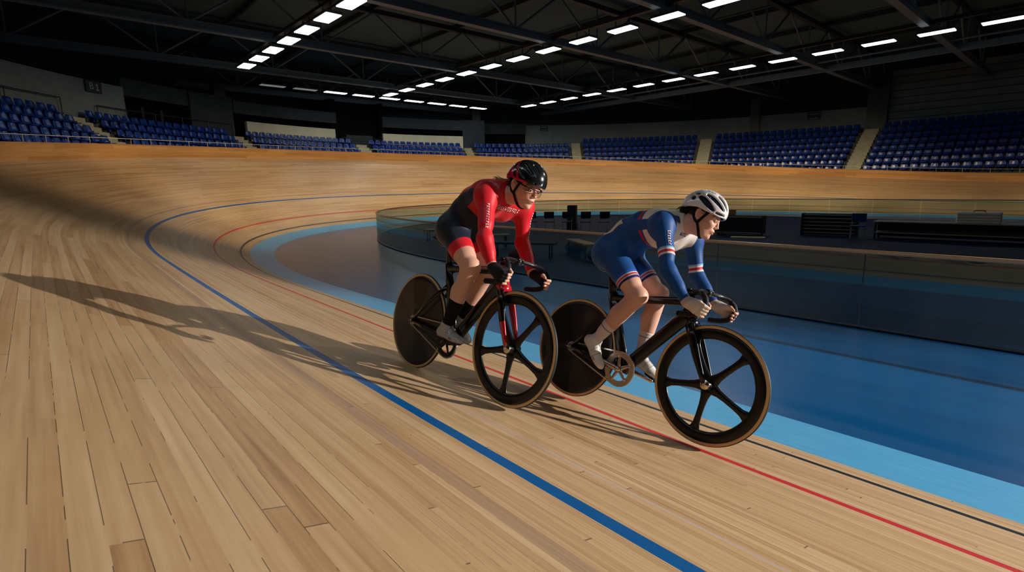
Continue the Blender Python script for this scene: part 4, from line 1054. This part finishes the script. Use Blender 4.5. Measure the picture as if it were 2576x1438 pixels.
    for a0, a1, x0, x1, w0, w1 in Q['vents']:
        for s in (-1, 1):
            n_ = 6
            for i in range(n_):
                t0, t1 = i / n_, (i + 1) / n_; ww = lambda t: (w0 + (w1 - w0) * t) * (.62 + .38 * math.sin(PI * min(1, .12 + t * .8)))
                F.cap(W(on(s * (a0 + (a1 - a0) * t0), x0 + (x1 - x0) * t0)), W(on(s * (a0 + (a1 - a0) * t1), x0 + (x1 - x0) * t1)), ww(t0), ww(t1), .003, 'sub')
    for s in (-1, 1): F.cap(W((.072, .074 * s, .040)), W((.108, .040 * s, .046)), .0075, .0075, .003, 'sub')
    me = relax(F.mesh('helmet'), 1, .5); V = verts(me); Hh = (V - C) @ R; paint(me, Q['helmet'](Hh, hc, hr)); helm = part('helmet', me, M_HELM)
    F = Field(C - .17, C + .17, .004); F.ell(W(hc + (-.002, 0, -.006)), hr - np.array((.0150, .0145, .0140)), R, 0, clip=[(W((0, 0, .036)), -R[:, 2])]); obj('liner', F.mesh('liner'), Q['liner'], helm, True)
    for s in (-1, 1):
        j = np.array((.008, .0735 * s, -.056))
        for P_ in ([(.040, .0745 * s, .040), (.028, .0795 * s, .006), (.014, .0775 * s, -.034), j], [(-.052, .073 * s, .020), (-.040, .0775 * s, -.016), (-.014, .0795 * s, -.046), j], [j, (.030, .0600 * s, -.086), (.044, .038 * s, -.112), (.050, .012 * s, -.1215), (.050, 0, -.1225)]):
            pts = [W(p) for p in spline(P_, 5)]; bm = bmesh.new(); rings = []
            for i, p in enumerate(pts):
                dd = unit(pts[min(i + 1, len(pts) - 1)] - pts[max(i - 1, 0)]); c0 = C + R @ np.array((.0, 0, -.03)); nn = unit((p - c0) - dd * ((p - c0) @ dd)); b = np.cross(dd, nn)
                rings.append([p + b * .0075 + nn * .0012, p - b * .0075 + nn * .0012, p - b * .0075 - nn * .0012, p + b * .0075 - nn * .0012])
            ring_loft(bm, rings); bmesh.ops.recalc_face_normals(bm, faces=bm.faces); obj('chin_strap', bm, M_STRAP, helm)
    bm = bmesh.new(); pts = [W((-.010 + .094 * math.cos(t), .082 * math.sin(t), .006 - .012 * (math.cos(t) < 0) * abs(math.cos(t)))) for t in np.linspace(PI * .62, PI * 1.38, 14)]; tube(bm, pts, [(.004, .011)] * 14, 8, up=tuple(R[:, 2])); bmesh.ops.recalc_face_normals(bm, faces=bm.faces); obj('retention_cradle', bm, M_STRAP, helm, True)
    # ---- glasses
    if Q.get('glasses'):
        bm = bmesh.new(); ar = []
        for t in np.linspace(-1, 1, 21): ar.append((.120 - .042 * abs(t) ** 2.2, .066 * t, .012 - .002 * abs(t)))
        top_ = [W(p) for p in ar]; tube(bm, top_, [(.0016, .0024)] * 21, 8, up=tuple(R[:, 2]))
        for s in (-1, 1): tube(bm, [W((.078, .066 * s, .010)), W((.04, .0745 * s, .012)), W((-.02, .0790 * s, .014))], [(.0014, .0040)] * 3, 8, up=tuple(R[:, 2]))
        bmesh.ops.recalc_face_normals(bm, faces=bm.faces); gl_ = part('sports_glasses', bm, M_TAPE)
        bm = bmesh.new(); rows_ = []
        for dz, dx in ((.010, 0), (-.004, .001), (-.018, -.001), (-.028, -.006)):
            rows_.append([bm.verts.new(W((x + dx, y * (1 if dz > -.02 else .94), dz + (.012 if dz < -.015 and abs(y) < .008 else 0)))) for x, y, z in ar])
        for i in range(3):
            for j in range(20): bm.faces.new((rows_[i][j], rows_[i][j + 1], rows_[i + 1][j + 1], rows_[i + 1][j]))
        bmesh.ops.solidify(bm, geom=bm.faces[:], thickness=.0014); obj('lens', bm, M_LENS, gl_, True)
    # ---- hair
    for nm, root_, path, nst, m_, spread, r_ in Q['hair']:
        bm = bmesh.new(); rg = np.random.default_rng(len(path) * 7 + nst)
        for k in range(nst):
            j0 = rg.normal(size=3) * .010; amp = rg.normal(size=3) * spread; pts = []
            for i, p in enumerate(path): pts.append(W(p) + j0 + amp * (i / (len(path) - 1)) ** 1.3 + rg.normal(size=3) * .002)
            sp_ = spline(pts, 4); tube(bm, sp_, [max(.0006, r_ * (1 - .75 * t)) for t in np.linspace(0, 1, len(sp_))], 5)
        part(nm, bm, m_)
    return body
M_LENS = bpy.data.materials.new('clear_lens'); M_LENS.use_nodes = True
g = NG(M_LENS); nt = g.t; nt.nodes.remove(g.b); tr = g.node('ShaderNodeBsdfTransparent'); tr.inputs[0].default_value = (.78, .74, .72, 1); gl = g.node('ShaderNodeBsdfGlossy'); gl.inputs['Roughness'].default_value = .03
fr = g.node('ShaderNodeFresnel'); fr.inputs['IOR'].default_value = 1.5; mx = g.node('ShaderNodeMixShader'); out = nt.nodes['Material Output']
nt.links.new(g.math('MULTIPLY', fr.outputs[0], g.math('SUBTRACT', 1., g.node('ShaderNodeNewGeometry').outputs['Backfacing'])), mx.inputs[0]); nt.links.new(tr.outputs[0], mx.inputs[1]); nt.links.new(gl.outputs[0], mx.inputs[2]); nt.links.new(mx.outputs[0], out.inputs[0])

# ---------------------------------------------------------------- suit patterns
def spine_coord(V, J):
    """distance along the spine, height above it, for every vertex"""
    sp = [np.asarray(p, float) for p in J['spine']] + [np.asarray(J['neck'], float)]; best = np.full(len(V), 9.); s = np.zeros(len(V)); h = np.zeros(len(V)); acc = 0
    for i in range(len(sp) - 1):
        a, b = sp[i], sp[i + 1]; ab = b - a; L = math.hypot(ab[0], ab[2]); t = ((V[:, 0] - a[0]) * ab[0] + (V[:, 2] - a[2]) * ab[2]) / L ** 2
        tc = np.clip(t, -1 if i == 0 else 0, 2 if i == len(sp) - 2 else 1); px, pz = a[0] + tc * ab[0], a[2] + tc * ab[2]; d = np.hypot(V[:, 0] - px, V[:, 2] - pz)
        up = ((V[:, 2] - a[2]) * ab[0] - (V[:, 0] - a[0]) * ab[2]) / L; m = d < best; best[m] = d[m]; s[m] = acc + tc[m] * L; h[m] = up[m]; acc += L
    return s, h
def limb_owner(V, J):
    """label: 0 torso, 1 arm, 2 thigh; with distances along the limb in metres"""
    sp = [np.asarray(p, float) for p in J['spine']]; dt = np.min([near_seg(V, sp[i], sp[i + 1])[0] for i in range(4)], 0) - .125
    arm = np.full(len(V), 9.); at = np.zeros(len(V)); leg = np.full(len(V), 9.)
    for s in 'RL':
        sh, e, w = (np.asarray(J[x + s], float) for x in ('sho', 'elb', 'wri')); d1, t1 = near_seg(V, sh, e); d2, t2 = near_seg(V, e, w); L1 = np.linalg.norm(e - sh); L2 = np.linalg.norm(w - e)
        d = np.minimum(d1, d2); t = np.where(d1 < d2, t1 * L1, L1 + t2 * L2); d = d - .048; m = (d < arm) & ((V[:, 1] < 0) == (s == 'R')); arm[m] = d[m]; at[m] = t[m]
        d3, _ = near_seg(V, J['hip' + s], J['knee' + s]); leg = np.minimum(leg, np.where((V[:, 1] < 0) == (s == 'R'), d3 - .08, 9))
    own = np.where(arm < np.minimum(dt, leg), 1, np.where(leg < dt, 2, 0)); return own, at, arm, dt
SW = .0024
def soft(d): return sst(d, -SW, SW)                                       # 0..1 across a printed edge, d in metres
def lay(C, m, c): C[:] = C * (1 - m[:, None]) + np.asarray(c) * m[:, None]
def bandm(t, a0, a1): return soft(t - a0) * soft(a1 - t)
def suit_red(V, J, hem, cuff):
    red, navy = np.array(srgb(206, 18, 34)), np.array(srgb(14, 24, 42)); s, h = spine_coord(V, J); own, at, arm, dt = limb_owner(V, J); C = np.tile(red, (len(V), 1))
    y = np.abs(V[:, 1]); na = (own != 1).astype(float); edge = .215 + .45 * np.clip(-h, 0, .12) - .06 * np.clip(h, 0, .1) / .1
    lob = (1 - np.sqrt(((s - .262) / .112) ** 2 + ((h + .006) / .048) ** 2)) * .05
    lay(C, np.maximum(soft(edge - s), soft(lob) * soft(y - .06)) * na, navy); lay(C, (own == 2).astype(float), navy)
    for sd in 'RL':
        d = (V - hem[sd][0]) @ hem[sd][1]; m = ((V[:, 1] < 0) == (sd == 'R')) & (own != 1) & (V[:, 0] > J['hip' + sd][0] + .05) & (V[:, 2] < J['hip' + sd][2] - .01); lay(C, soft(d + .062) * m, red)
    return C
def suit_blue(V, J, hem, cuff):
    blue, white, red, navy = (np.array(srgb(*c)) for c in ((0, 68, 132), (222, 212, 206), (190, 24, 44), (10, 20, 90))); s, h = spine_coord(V, J); own, at, arm, dt = limb_owner(V, J); C = np.tile(blue, (len(V), 1))
    y = np.abs(V[:, 1]); tor = (own == 0).astype(float); ed = .262 + .22 * np.clip(-h, 0, .12)
    lay(C, tor * soft(s - ed), red); lay(C, tor * soft(s - ed - .020), blue); lay(C, tor * soft(s - ed - .034), white)
    lay(C, tor * soft(y - .085) * soft(.026 - .10 * np.clip(s - .30, 0, .2) - h) * soft(h + .042), blue)
    sl = soft(.020 - arm) * soft(y - .112) * soft(s - .26); lay(C, sl, blue)
    b = (own == 1).astype(float); yoke = soft(.112 - y) * soft(.06 - at); lay(C, b, blue); lay(C, b * yoke, white)
    for a0, a1, c in ((.172, .182, srgb(120, 170, 220)), (.182, .192, white), (.192, .208, red), (.208, .219, white)): lay(C, b * bandm(at, a0, a1), c)
    for sd in 'RL':
        d = -((V - hem[sd][0]) @ hem[sd][1]); sel = (((V[:, 1] < 0) == (sd == 'R')) & (own != 1) & (V[:, 0] > J['hip' + sd][0] + .03) & (V[:, 2] < J['hip' + sd][2] - .01)).astype(float)
        for a0, a1, c in ((-.03, .009, navy), (.009, .015, white), (.015, .027, red), (.027, .034, white), (.034, .052, srgb(20, 86, 170))): lay(C, sel * bandm(d, a0, a1), c)
    return C
def glyph_cells(seed, nu, nv, gap=3):
    """small illegible letter-like strokes"""
    rg = np.random.default_rng(seed); on_ = np.zeros((nu, nv), bool)
    for k in range(0, nu - 2, gap):
        on_[k, :] = True; on_[k + 1, rg.integers(0, nv)] = True; on_[k + 1, 0 if rg.random() < .5 else nv - 1] = True
        if rg.random() < .45: on_[k, rg.integers(0, nv)] = False
    return lambda i, j: bool(on_[i, j])
def marks_red(drape, J, hem, body):
    sp = [np.asarray(p, float) for p in J['spine']]; bk = unit(sp[1] - sp[0]); up = np.array([-bk[2], 0, bk[0]])
    drape('race_number', lerp(sp[0], sp[1], .75) + np.array([0, -.045, 0]), bk, (0, 1, 0), .13, .17, M_BIB, dirn=-up, lift=.003)
    c = sp[4]; drape('chest_lettering', c + np.array([.06, 0, -.075]), (0, 1, 0), (.25, 0, .97), .20, .026, M_MARKW, 42, 5, dirn=(-1, 0, .1), cells=glyph_cells(3, 42, 5))
    drape('chest_crest', c + np.array([.06, .055, -.015]), (0, 1, 0), (.25, 0, .97), .03, .024, M_MARKW, 4, 4, dirn=(-1, 0, .1), cells=lambda i, j: (i + j) % 3 != 1)
    for s, o in (('R', -1), ('L', 1)):
        sh, e = np.asarray(J['sho' + s], float), np.asarray(J['elb' + s], float); u = unit(e - sh); dn = unit(np.array([-.8, -.45 * o, .1]))
        drape('sleeve_lettering', lerp(sh, e, .48), u, np.cross(u, dn), .17, .018, M_MARKW, 30, 4, dirn=dn, cells=glyph_cells(5 + o, 30, 4))
def marks_blue(drape, J, hem, body):
    sp = [np.asarray(p, float) for p in J['spine']]; bk = unit(sp[1] - sp[0]); up = np.array([-bk[2], 0, bk[0]])
    drape('race_number', lerp(sp[0], sp[1], .72) + np.array([0, -.05, 0]), bk, (0, 1, 0), .15, .18, M_BIB, dirn=-up, lift=.003)
    c = sp[4]; drape('chest_crest', c + np.array([.06, -.02, -.045]), (0, 1, 0), (.25, 0, .97), .06, .02, M_MARKN, 12, 4, dirn=(-1, 0, .1), cells=glyph_cells(9, 12, 4))
    for s, o in (('R', -1), ('L', 1)):
        sh, e = np.asarray(J['sho' + s], float), np.asarray(J['elb' + s], float); u = unit(e - sh); dn = unit(np.array([-.8, -.45 * o, .1]))
        drape('sleeve_lettering', lerp(sh, e, .30), u, np.cross(u, dn), .11, .020, M_MARKW, 20, 4, dirn=dn, cells=glyph_cells(15 + o, 20, 4))
def helm_red(H_, hc, hr):
    blk, red = np.array(srgb(20, 22, 26)), np.array(srgb(190, 18, 56)); y = np.abs(H_[:, 1]); x, z = H_[:, 0], H_[:, 2]; q = x + .80 * (z - .05); r = np.sqrt((((H_ - hc) / hr) ** 2).sum(1))
    m = sst(-q, .030, .034) * sst(.150 - z, 0, .004)
    m = np.maximum(m, sst(q, -.008, -.004) * sst(-q, -.016, -.012) * sst(y, .045, .050) * sst(.128 - z, 0, .004))
    m = np.maximum(m, sst(.036 - z + .06 * np.clip(x, 0, .1), 0, .003) * sst(.085 - x, 0, .01) * sst(x, -.04, -.03)) * sst(r, .93, .955)
    return blk * (1 - m[:, None]) + red * m[:, None]
def helm_blue(H_, hc, hr):
    r = np.sqrt((((H_ - hc) / hr) ** 2).sum(1)); m = sst(r, .925, .955)[:, None]; C = np.array(srgb(16, 22, 52)) * (1 - m) + np.array(srgb(226, 222, 224)) * m
    z, x, y = H_[:, 2], H_[:, 0], H_[:, 1]; yy = np.abs(y); a = np.degrees(np.arctan2(yy, z - hc[2])); k = ((x + .045) / .009) % 1
    lg = (np.abs(x + .022) < .026) & (a > 24) & (a < 34) & (r > .96) & ((k < .45) | (np.abs(a - 25.5 - 7 * (np.floor((x + .045) / .009) % 2)) < 1.4)); C[lg] = srgb(84, 84, 90)
    return C
# side vents: (angle from crown at front, at rear, x front, x rear, half width front, rear)
V_STD = [(88, 66, .052, -.052, .0150, .0200), (62, 50, .094, -.020, .0120, .0170), (36, 31, .106, .030, .0095, .0125), (17, 16, .072, .012, .005, .006), (80, 72, -.080, -.104, .0150, .0120), (56, 50, -.072, -.094, .0130, .0110)]
V_RED = [(58, 44, .082, -.004, .0110, .0170), (30, 25, .100, .046, .0080, .0110), (84, 66, .055, -.030, .0065, .0080), (66, 60, -.098, -.112, .0100, .0090), (12, 10, .030, .004, .006, .006)]
SKIN = srgb(214, 164, 142)
J_B = dict(spine=[(.195, 0, 1.035), (.280, 0, 1.140), (.375, 0, 1.185), (.480, 0, 1.195), (.560, 0, 1.210)], neck=(.600, 0, 1.235), head=(.735, .005, 1.285),
           hipR=(.205, -.095, .995), hipL=(.205, .095, .995), kneeR=(.470, -.100, .745), kneeL=(.488, .100, .788), ankR=(.240, -.116, .430), ankL=(.440, .112, .402),
           heelR=(.150, -.118, .415), toeR=(.310, -.118, .252), heelL=(.385, .118, .330), toeL=(.600, .112, .258),
           shoR=(.575, -.160, 1.190), shoL=(.600, .160, 1.180), elbR=(.705, -.215, .920), elbL=(.655, .212, .955), wriR=(.842, -.196, .764), wriL=(.815, .192, .792),
           gripR=(.937, -.188, .735), gripL=(.925, .188, .745), gdirR=(-.45, 0, -.9), gdirL=(-.45, 0, -.9))
J_R = dict(spine=[(.372, 0, 1.022), (.432, 0, 1.112), (.508, 0, 1.172), (.612, 0, 1.200), (.700, 0, 1.215)], neck=(.745, 0, 1.235), head=(.898, 0, 1.275),
           hipR=(.372, -.095, .982), hipL=(.372, .095, .982), kneeR=(.635, -.105, .757), kneeL=(.545, .100, .735), ankR=(.500, -.118, .382), ankL=(.345, .115, .415),
           heelR=(.425, -.120, .305), toeR=(.675, -.118, .292), heelL=(.240, .120, .360), toeL=(.440, .114, .250),
           shoR=(.755, -.160, 1.190), shoL=(.725, .162, 1.185), elbR=(.875, -.225, .935), elbL=(.715, .215, .965), wriR=(.945, -.205, .790), wriL=(.865, .192, .782),
           gripR=(1.045, -.188, .738), gripL=(.985, .188, .735), gdirR=(-.40, 0, -.9), gdirL=(-.40, 0, -.9))
QRB = dict(lo=(-.03, -.32, .20), hi=(.99, .32, 1.44), skin=SKIN, brow=srgb(78, 52, 40), hairc=srgb(58, 40, 32), head_rot=(16, 21), hem=dict(R=.70, L=.67), collar=.035, suit=suit_blue, suit_mat=M_SUIT, marks=marks_blue,
           shoe=srgb(218, 212, 206), sock=dict(R=.34, L=.34), sockc=srgb(216, 202, 198), sockband=srgb(120, 110, 118), glove=srgb(206, 190, 176), vents=V_STD, helmet=helm_blue, liner=mat('navy_liner', srgb(16, 20, 44), .8), gaze=.0, mouth=.0036,
           hair=[('hair', None, [(-.070, .0, .0), (-.092, 0, .002), (-.110, 0, -.008), (-.120, 0, -.026), (-.118, 0, -.040)], 130, M_HAIRD, .009, .0046)])
QRR = dict(lo=(.03, -.33, .20), hi=(1.12, .32, 1.43), skin=SKIN, brow=srgb(110, 78, 58), hairc=srgb(86, 62, 46), head_rot=(2, 21), hoff=(.008, 0, 0), hem=dict(R=.63, L=.55), collar=.03, suit=suit_red, suit_mat=M_SUITR, marks=marks_red,
           shoe=srgb(168, 166, 160), sock=dict(R=.42, L=.36), sockc=srgb(14, 14, 16), sockband=None, glove=srgb(22, 24, 28), vents=V_RED, helmet=helm_red, liner=mat('black_liner', srgb(10, 10, 12), .8), glasses=True, gaze=-.15,
           hair=[('hair', None, [(-.078, .0, -.010), (-.105, 0, -.014), (-.150, 0, -.034), (-.205, .004, -.050), (-.270, .008, -.056)], 120, M_HAIRB, .007, .0042), ('loose_hair', None, [(-.07, -.02, -.012), (-.10, -.02, -.040), (-.135, -.015, -.066)], 22, M_HAIRD, .010, .0028)])
RIDER_B = make_rider('person in a blue and white skinsuit and white helmet, riding ahead on the lower line', MW_BLUE, J_B, QRB)
RIDER_R = make_rider('person in a red and navy skinsuit and black helmet, riding behind', MW_RED, J_R, QRR)
# ================================================================ things standing in the infield
FZ0 = FLOOR_Z + .002
M_PLB = mat('black_plastic', srgb(18, 20, 24), .5); M_PALE = mat('pale_metal', srgb(168, 170, 160), .4, metal=.4); M_CASE = mat('white_case', srgb(252, 244, 240), .5)
M_TAN = speck_mat('tan_wood', srgb(168, 122, 84), srgb(194, 146, 104), 6, .5); M_BLUEB = mat('blue_nylon', srgb(16, 72, 150), .6); M_DKB = mat('navy_nylon', srgb(14, 24, 44), .65)
M_REDB = mat('maroon_nylon', srgb(112, 28, 34), .65); M_TOWEL = mat('cream_towel', srgb(206, 198, 172), .9)
def thing(name, label, cat, x, y, rz=0, group=None, z=FZ0):
    r = empty(name, (x, y, z)); r.rotation_euler = (0, 0, math.radians(rz)); return tag(r, label, cat, group)
t = thing('equipment_rack', 'dark rack with six pale horizontal bars, left of the long table', 'rack', -6.0, 19.3, 8)
bm = bmesh.new(); box(bm, (-.78, 0, .36), (.05, .30, .72)); box(bm, (.78, 0, .36), (.05, .30, .72)); box(bm, (0, .12, .36), (1.56, .02, .70)); obj('frame', bm, M_PLB, t)
for k in range(6):
    bm = bmesh.new(); tube(bm, [(-.76, -.12, .10 + .115 * k), (.76, -.12, .10 + .115 * k)], .012, 8); obj('bar', bm, M_PALE, t)
t = thing('long_table', 'long black table with pale edge strips, behind the near handrail at the right', 'table', -2.9, 19.5, 4)
bm = bmesh.new(); box(bm, (0, 0, .52), (3.7, .70, .035), bev=.008); obj('table_top', bm, M_PALE, t)
bm = bmesh.new(); box(bm, (0, .0, .20), (3.6, .66, .025)); obj('shelf', bm, M_PALE, t)
bm = bmesh.new(); box(bm, (0, .33, .28), (3.66, .015, .46)); obj('back_panel', bm, M_PLB, t)
for sx in (-1.78, 1.78):
    for sy in (-.3, .3): bm = bmesh.new(); box(bm, (sx, sy, .25), (.05, .05, .50)); obj('leg', bm, M_PLB, t)
t = thing('equipment_case', 'white ribbed case standing on the long black table', 'case', -2.35, 19.55, 4, z=FZ0 + .538)
bm = bmesh.new(); box(bm, (0, 0, .15), (.95, .42, .30), bev=.03); obj('body', bm, M_CASE, t)
for k in range(3): bm = bmesh.new(); box(bm, (0, -.215, .07 + .08 * k), (.90, .015, .02)); obj('rib', bm, M_PALE, t)
bm = bmesh.new(); tube(bm, spline([(-.12, 0, .295), (-.1, 0, .335), (.1, 0, .335), (.12, 0, .295)], 4), .012, 8); obj('handle', bm, M_PLB, t)
def chair(label, x, y, rz, m, group=None):
    t = thing('folding_chair', label, 'chair', x, y, rz, group)
    bm = bmesh.new(); box(bm, (0, 0, .40), (.38, .36, .03), bev=.012); obj('seat', bm, m, t)
    bm = bmesh.new(); box(bm, (0, .19, .66), (.38, .03, .26), Matrix.Rotation(-.12, 3, 'X'), bev=.012); bmesh.ops.translate(bm, vec=(0, -.03, 0), verts=bm.verts); obj('backrest', bm, m, t)
    for sx in (-.17, .17):
        for sy in (-.15, .16): bm = bmesh.new(); tube(bm, [(sx, sy, 0), (sx, sy * .95, .40 if sy < 0 else .72)], .011, 8); obj('leg', bm, M_PALE, t)
    return t
chair('blue-seated chair at the left end of the long black table', -5.0, 18.6, 200, M_BLUEB)
for k, (x, y) in enumerate([(-14.9, 14.4), (-14.3, 14.75), (-13.7, 15.1), (-13.1, 15.45), (-12.5, 15.8)]):
    chair(f'dark chair seen between the two riders, {ORD[k]} from left in its row', x, y, 215 + 4 * k, M_DKB, 'chairs between the riders')
t = thing('loudspeaker', 'tall black loudspeaker behind the row of dark chairs between the riders', 'speaker', -14.6, 16.4, 30)
bm = bmesh.new(); box(bm, (0, 0, .62), (.36, .34, .70), bev=.02); obj('cabinet', bm, M_PLB, t); bm = bmesh.new(); box(bm, (0, -.172, .62), (.30, .012, .62)); obj('grille', bm, M_DKB, t)
bm = bmesh.new(); box(bm, (0, 0, .135), (.40, .36, .27), bev=.01); obj('base', bm, M_PLB, t)
t = thing('road_case', 'large dark road case beside the front rider’s helmet', 'case', -8.3, 17.9, 10)
bm = bmesh.new(); box(bm, (0, 0, .36), (1.5, .6, .60), bev=.02); obj('body', bm, M_DKB, t)
for z in (.10, .62): bm = bmesh.new(); box(bm, (0, -.302, z), (1.48, .012, .03)); obj('edge_strip', bm, M_PALE, t)
for sx in (-.65, .65):
    for sy in (-.22, .22): bm = bmesh.new(); tube(bm, [(sx, sy - .02, .03), (sx, sy + .02, .03)], .03, 12); obj('caster', bm, M_PLB, t)
t = thing('storage_box', 'small tan box lying on the large dark road case', 'box', -8.75, 17.9, 16, z=FZ0 + .662)
bm = bmesh.new(); box(bm, (0, 0, .08), (.46, .3, .16), bev=.01); obj('body', bm, M_TAN, t); bm = bmesh.new(); box(bm, (0, 0, .17), (.48, .32, .03), bev=.008); obj('lid', bm, M_TAN, t)
t = thing('folded_banner', 'flat pale board lying on the floor before the dark road case', 'board', -7.5, 16.75, 24)
bm = bmesh.new(); box(bm, (0, 0, .03), (1.0, .32, .06), bev=.01); obj('board', bm, M_TOWEL, t)
def bench(label, x, y, rz, m, L=1.5):
    t = thing('low_bench', label, 'bench', x, y, rz)
    bm = bmesh.new(); box(bm, (0, 0, .36), (L, .32, .05), bev=.012); obj('seat', bm, m, t)
    for sx in (-L * .42, L * .42):
        for sy in (-.12, .12): bm = bmesh.new(); tube(bm, [(sx, sy, 0), (sx, sy, .34)], .02, 8); obj('leg', bm, M_PLB, t)
bench('tan wooden bench inside the glass, between the two riders', -8.6, 10.0, -30, M_TAN)
bench('dark bench inside the glass behind the rear rider’s arm', -9.6, 8.95, 30, M_DKB, 1.7)
bench('pale bench in the curved end of the glass barrier', -12.0, 9.6, 60, M_TOWEL, 1.6)
bench('tan bench near the far left curve of the glass barrier', -14.6, 10.2, 40, M_TAN, 1.6)
def bag(label, x, y, rz, m, z=FZ0, L=.6):
    t = thing('kit_bag', label, 'bag', x, y, rz, z=z)
    bm = bmesh.new(); rings = []
    for u, r in ((-.5, .3), (-.48, .75), (-.35, .95), (0, 1.), (.35, .95), (.48, .75), (.5, .3)): rings.append([(u * L, .15 * r * math.cos(a), .145 + .145 * r * math.sin(a) * (1 if math.sin(a) > 0 else .98)) for a in np.linspace(0, 2 * PI, 16, endpoint=False)])
    ring_loft(bm, rings); bmesh.ops.recalc_face_normals(bm, faces=bm.faces); obj('body', bm, m, t, True)
    bm = bmesh.new(); tube(bm, spline([(-.13, -.06, .27), (-.10, -.03, .36), (.10, -.03, .36), (.13, -.06, .27)], 5), .010, 8); obj('handle', bm, M_PLB, t)
bag('bright blue kit bag on the floor behind the tan bench', -9.3, 10.6, 10, M_BLUEB)
bag('maroon kit bag on the floor near the dark bench', -9.0, 8.35, 30, M_REDB)
bag('navy kit bag beside the tan bench inside the glass', -7.7, 9.5, -20, M_DKB)
bag('navy kit bag on the floor near the pale bench', -11.2, 9.0, 70, M_DKB)
bag('blue kit bag lying at the right end of the row of dark chairs', -11.9, 16.4, 20, M_BLUEB)
# ================================================================ light
w = bpy.data.worlds.new('world'); SC.world = w; w.use_nodes = True
w.node_tree.nodes['Background'].inputs[0].default_value = (.55, .75, 1., 1); w.node_tree.nodes['Background'].inputs[1].default_value = .02
def spot(name, loc, tgt, power, size_deg, blend, radius, col=(1, .93, .82)):
    l = bpy.data.lights.new(name, 'SPOT'); l.energy = power; l.spot_size = math.radians(size_deg); l.spot_blend = blend; l.shadow_soft_size = radius; l.color = col
    o = bpy.data.objects.new(name, l); COL.objects.link(o); o.location = loc
    o.rotation_euler = (Vector(tgt) - Vector(loc)).to_track_quat('-Z', 'Y').to_euler(); return o
KAZ, KEL, KD = math.radians(36), math.radians(12.5), 19.
kt = Vector((-2.2, 2.2, -.6)); kl = kt + KD * Vector((math.cos(KEL) * math.cos(KAZ), math.cos(KEL) * math.sin(KAZ), math.sin(KEL)))
spot('key_spotlight', kl, (-2.2, 2.95, -1.62), 17500, 24, .5, .08, (1, .95, .87))
# unseen floodlights added without fixtures, to brighten the riding surface of the bend and the far straight
WARM = (1, .80, .50)
for th in range(98, 250, 14):
    c, s = math.cos(math.radians(th)), math.sin(math.radians(th)); k = 1. if th < 190 else .85
    spot('added_floodlight', (-9.5 + 10.5 * c, 18 + 10 * s, 5.7), (-9.5 + 20.2 * c, 18 + 18.3 * s, .1), 1250 * k, 66, .9, .2, WARM)
for x in (-9, -4, 1, 6): spot('added_floodlight', (x, 27.5, 5.7), (x, 35.2, -.9), 760, 56, .9, .2, WARM)
spot('added_floodlight', (1.5, 15, 5.7), (-1.5, 6.6, -1.), 700, 62, .8, .2, (1, .93, .84))  # unseen spot added to brighten the near handrail and blue zone
spot('added_floodlight', (-7, 14, 5.7), (-6.5, 7.2, -1.), 400, 56, .8, .2, (1, .93, .84))  # companion spot added for the handrail farther left
SC.view_settings.view_transform = 'Standard'; SC.view_settings.look = 'None'; SC.view_settings.gamma = 1; SC.view_settings.exposure = .45
SC.cycles.use_denoising = True; SC.cycles.max_bounces = 6; SC.cycles.transparent_max_bounces = 12; SC.cycles.sample_clamp_indirect = 4; SC.cycles.use_light_tree = True
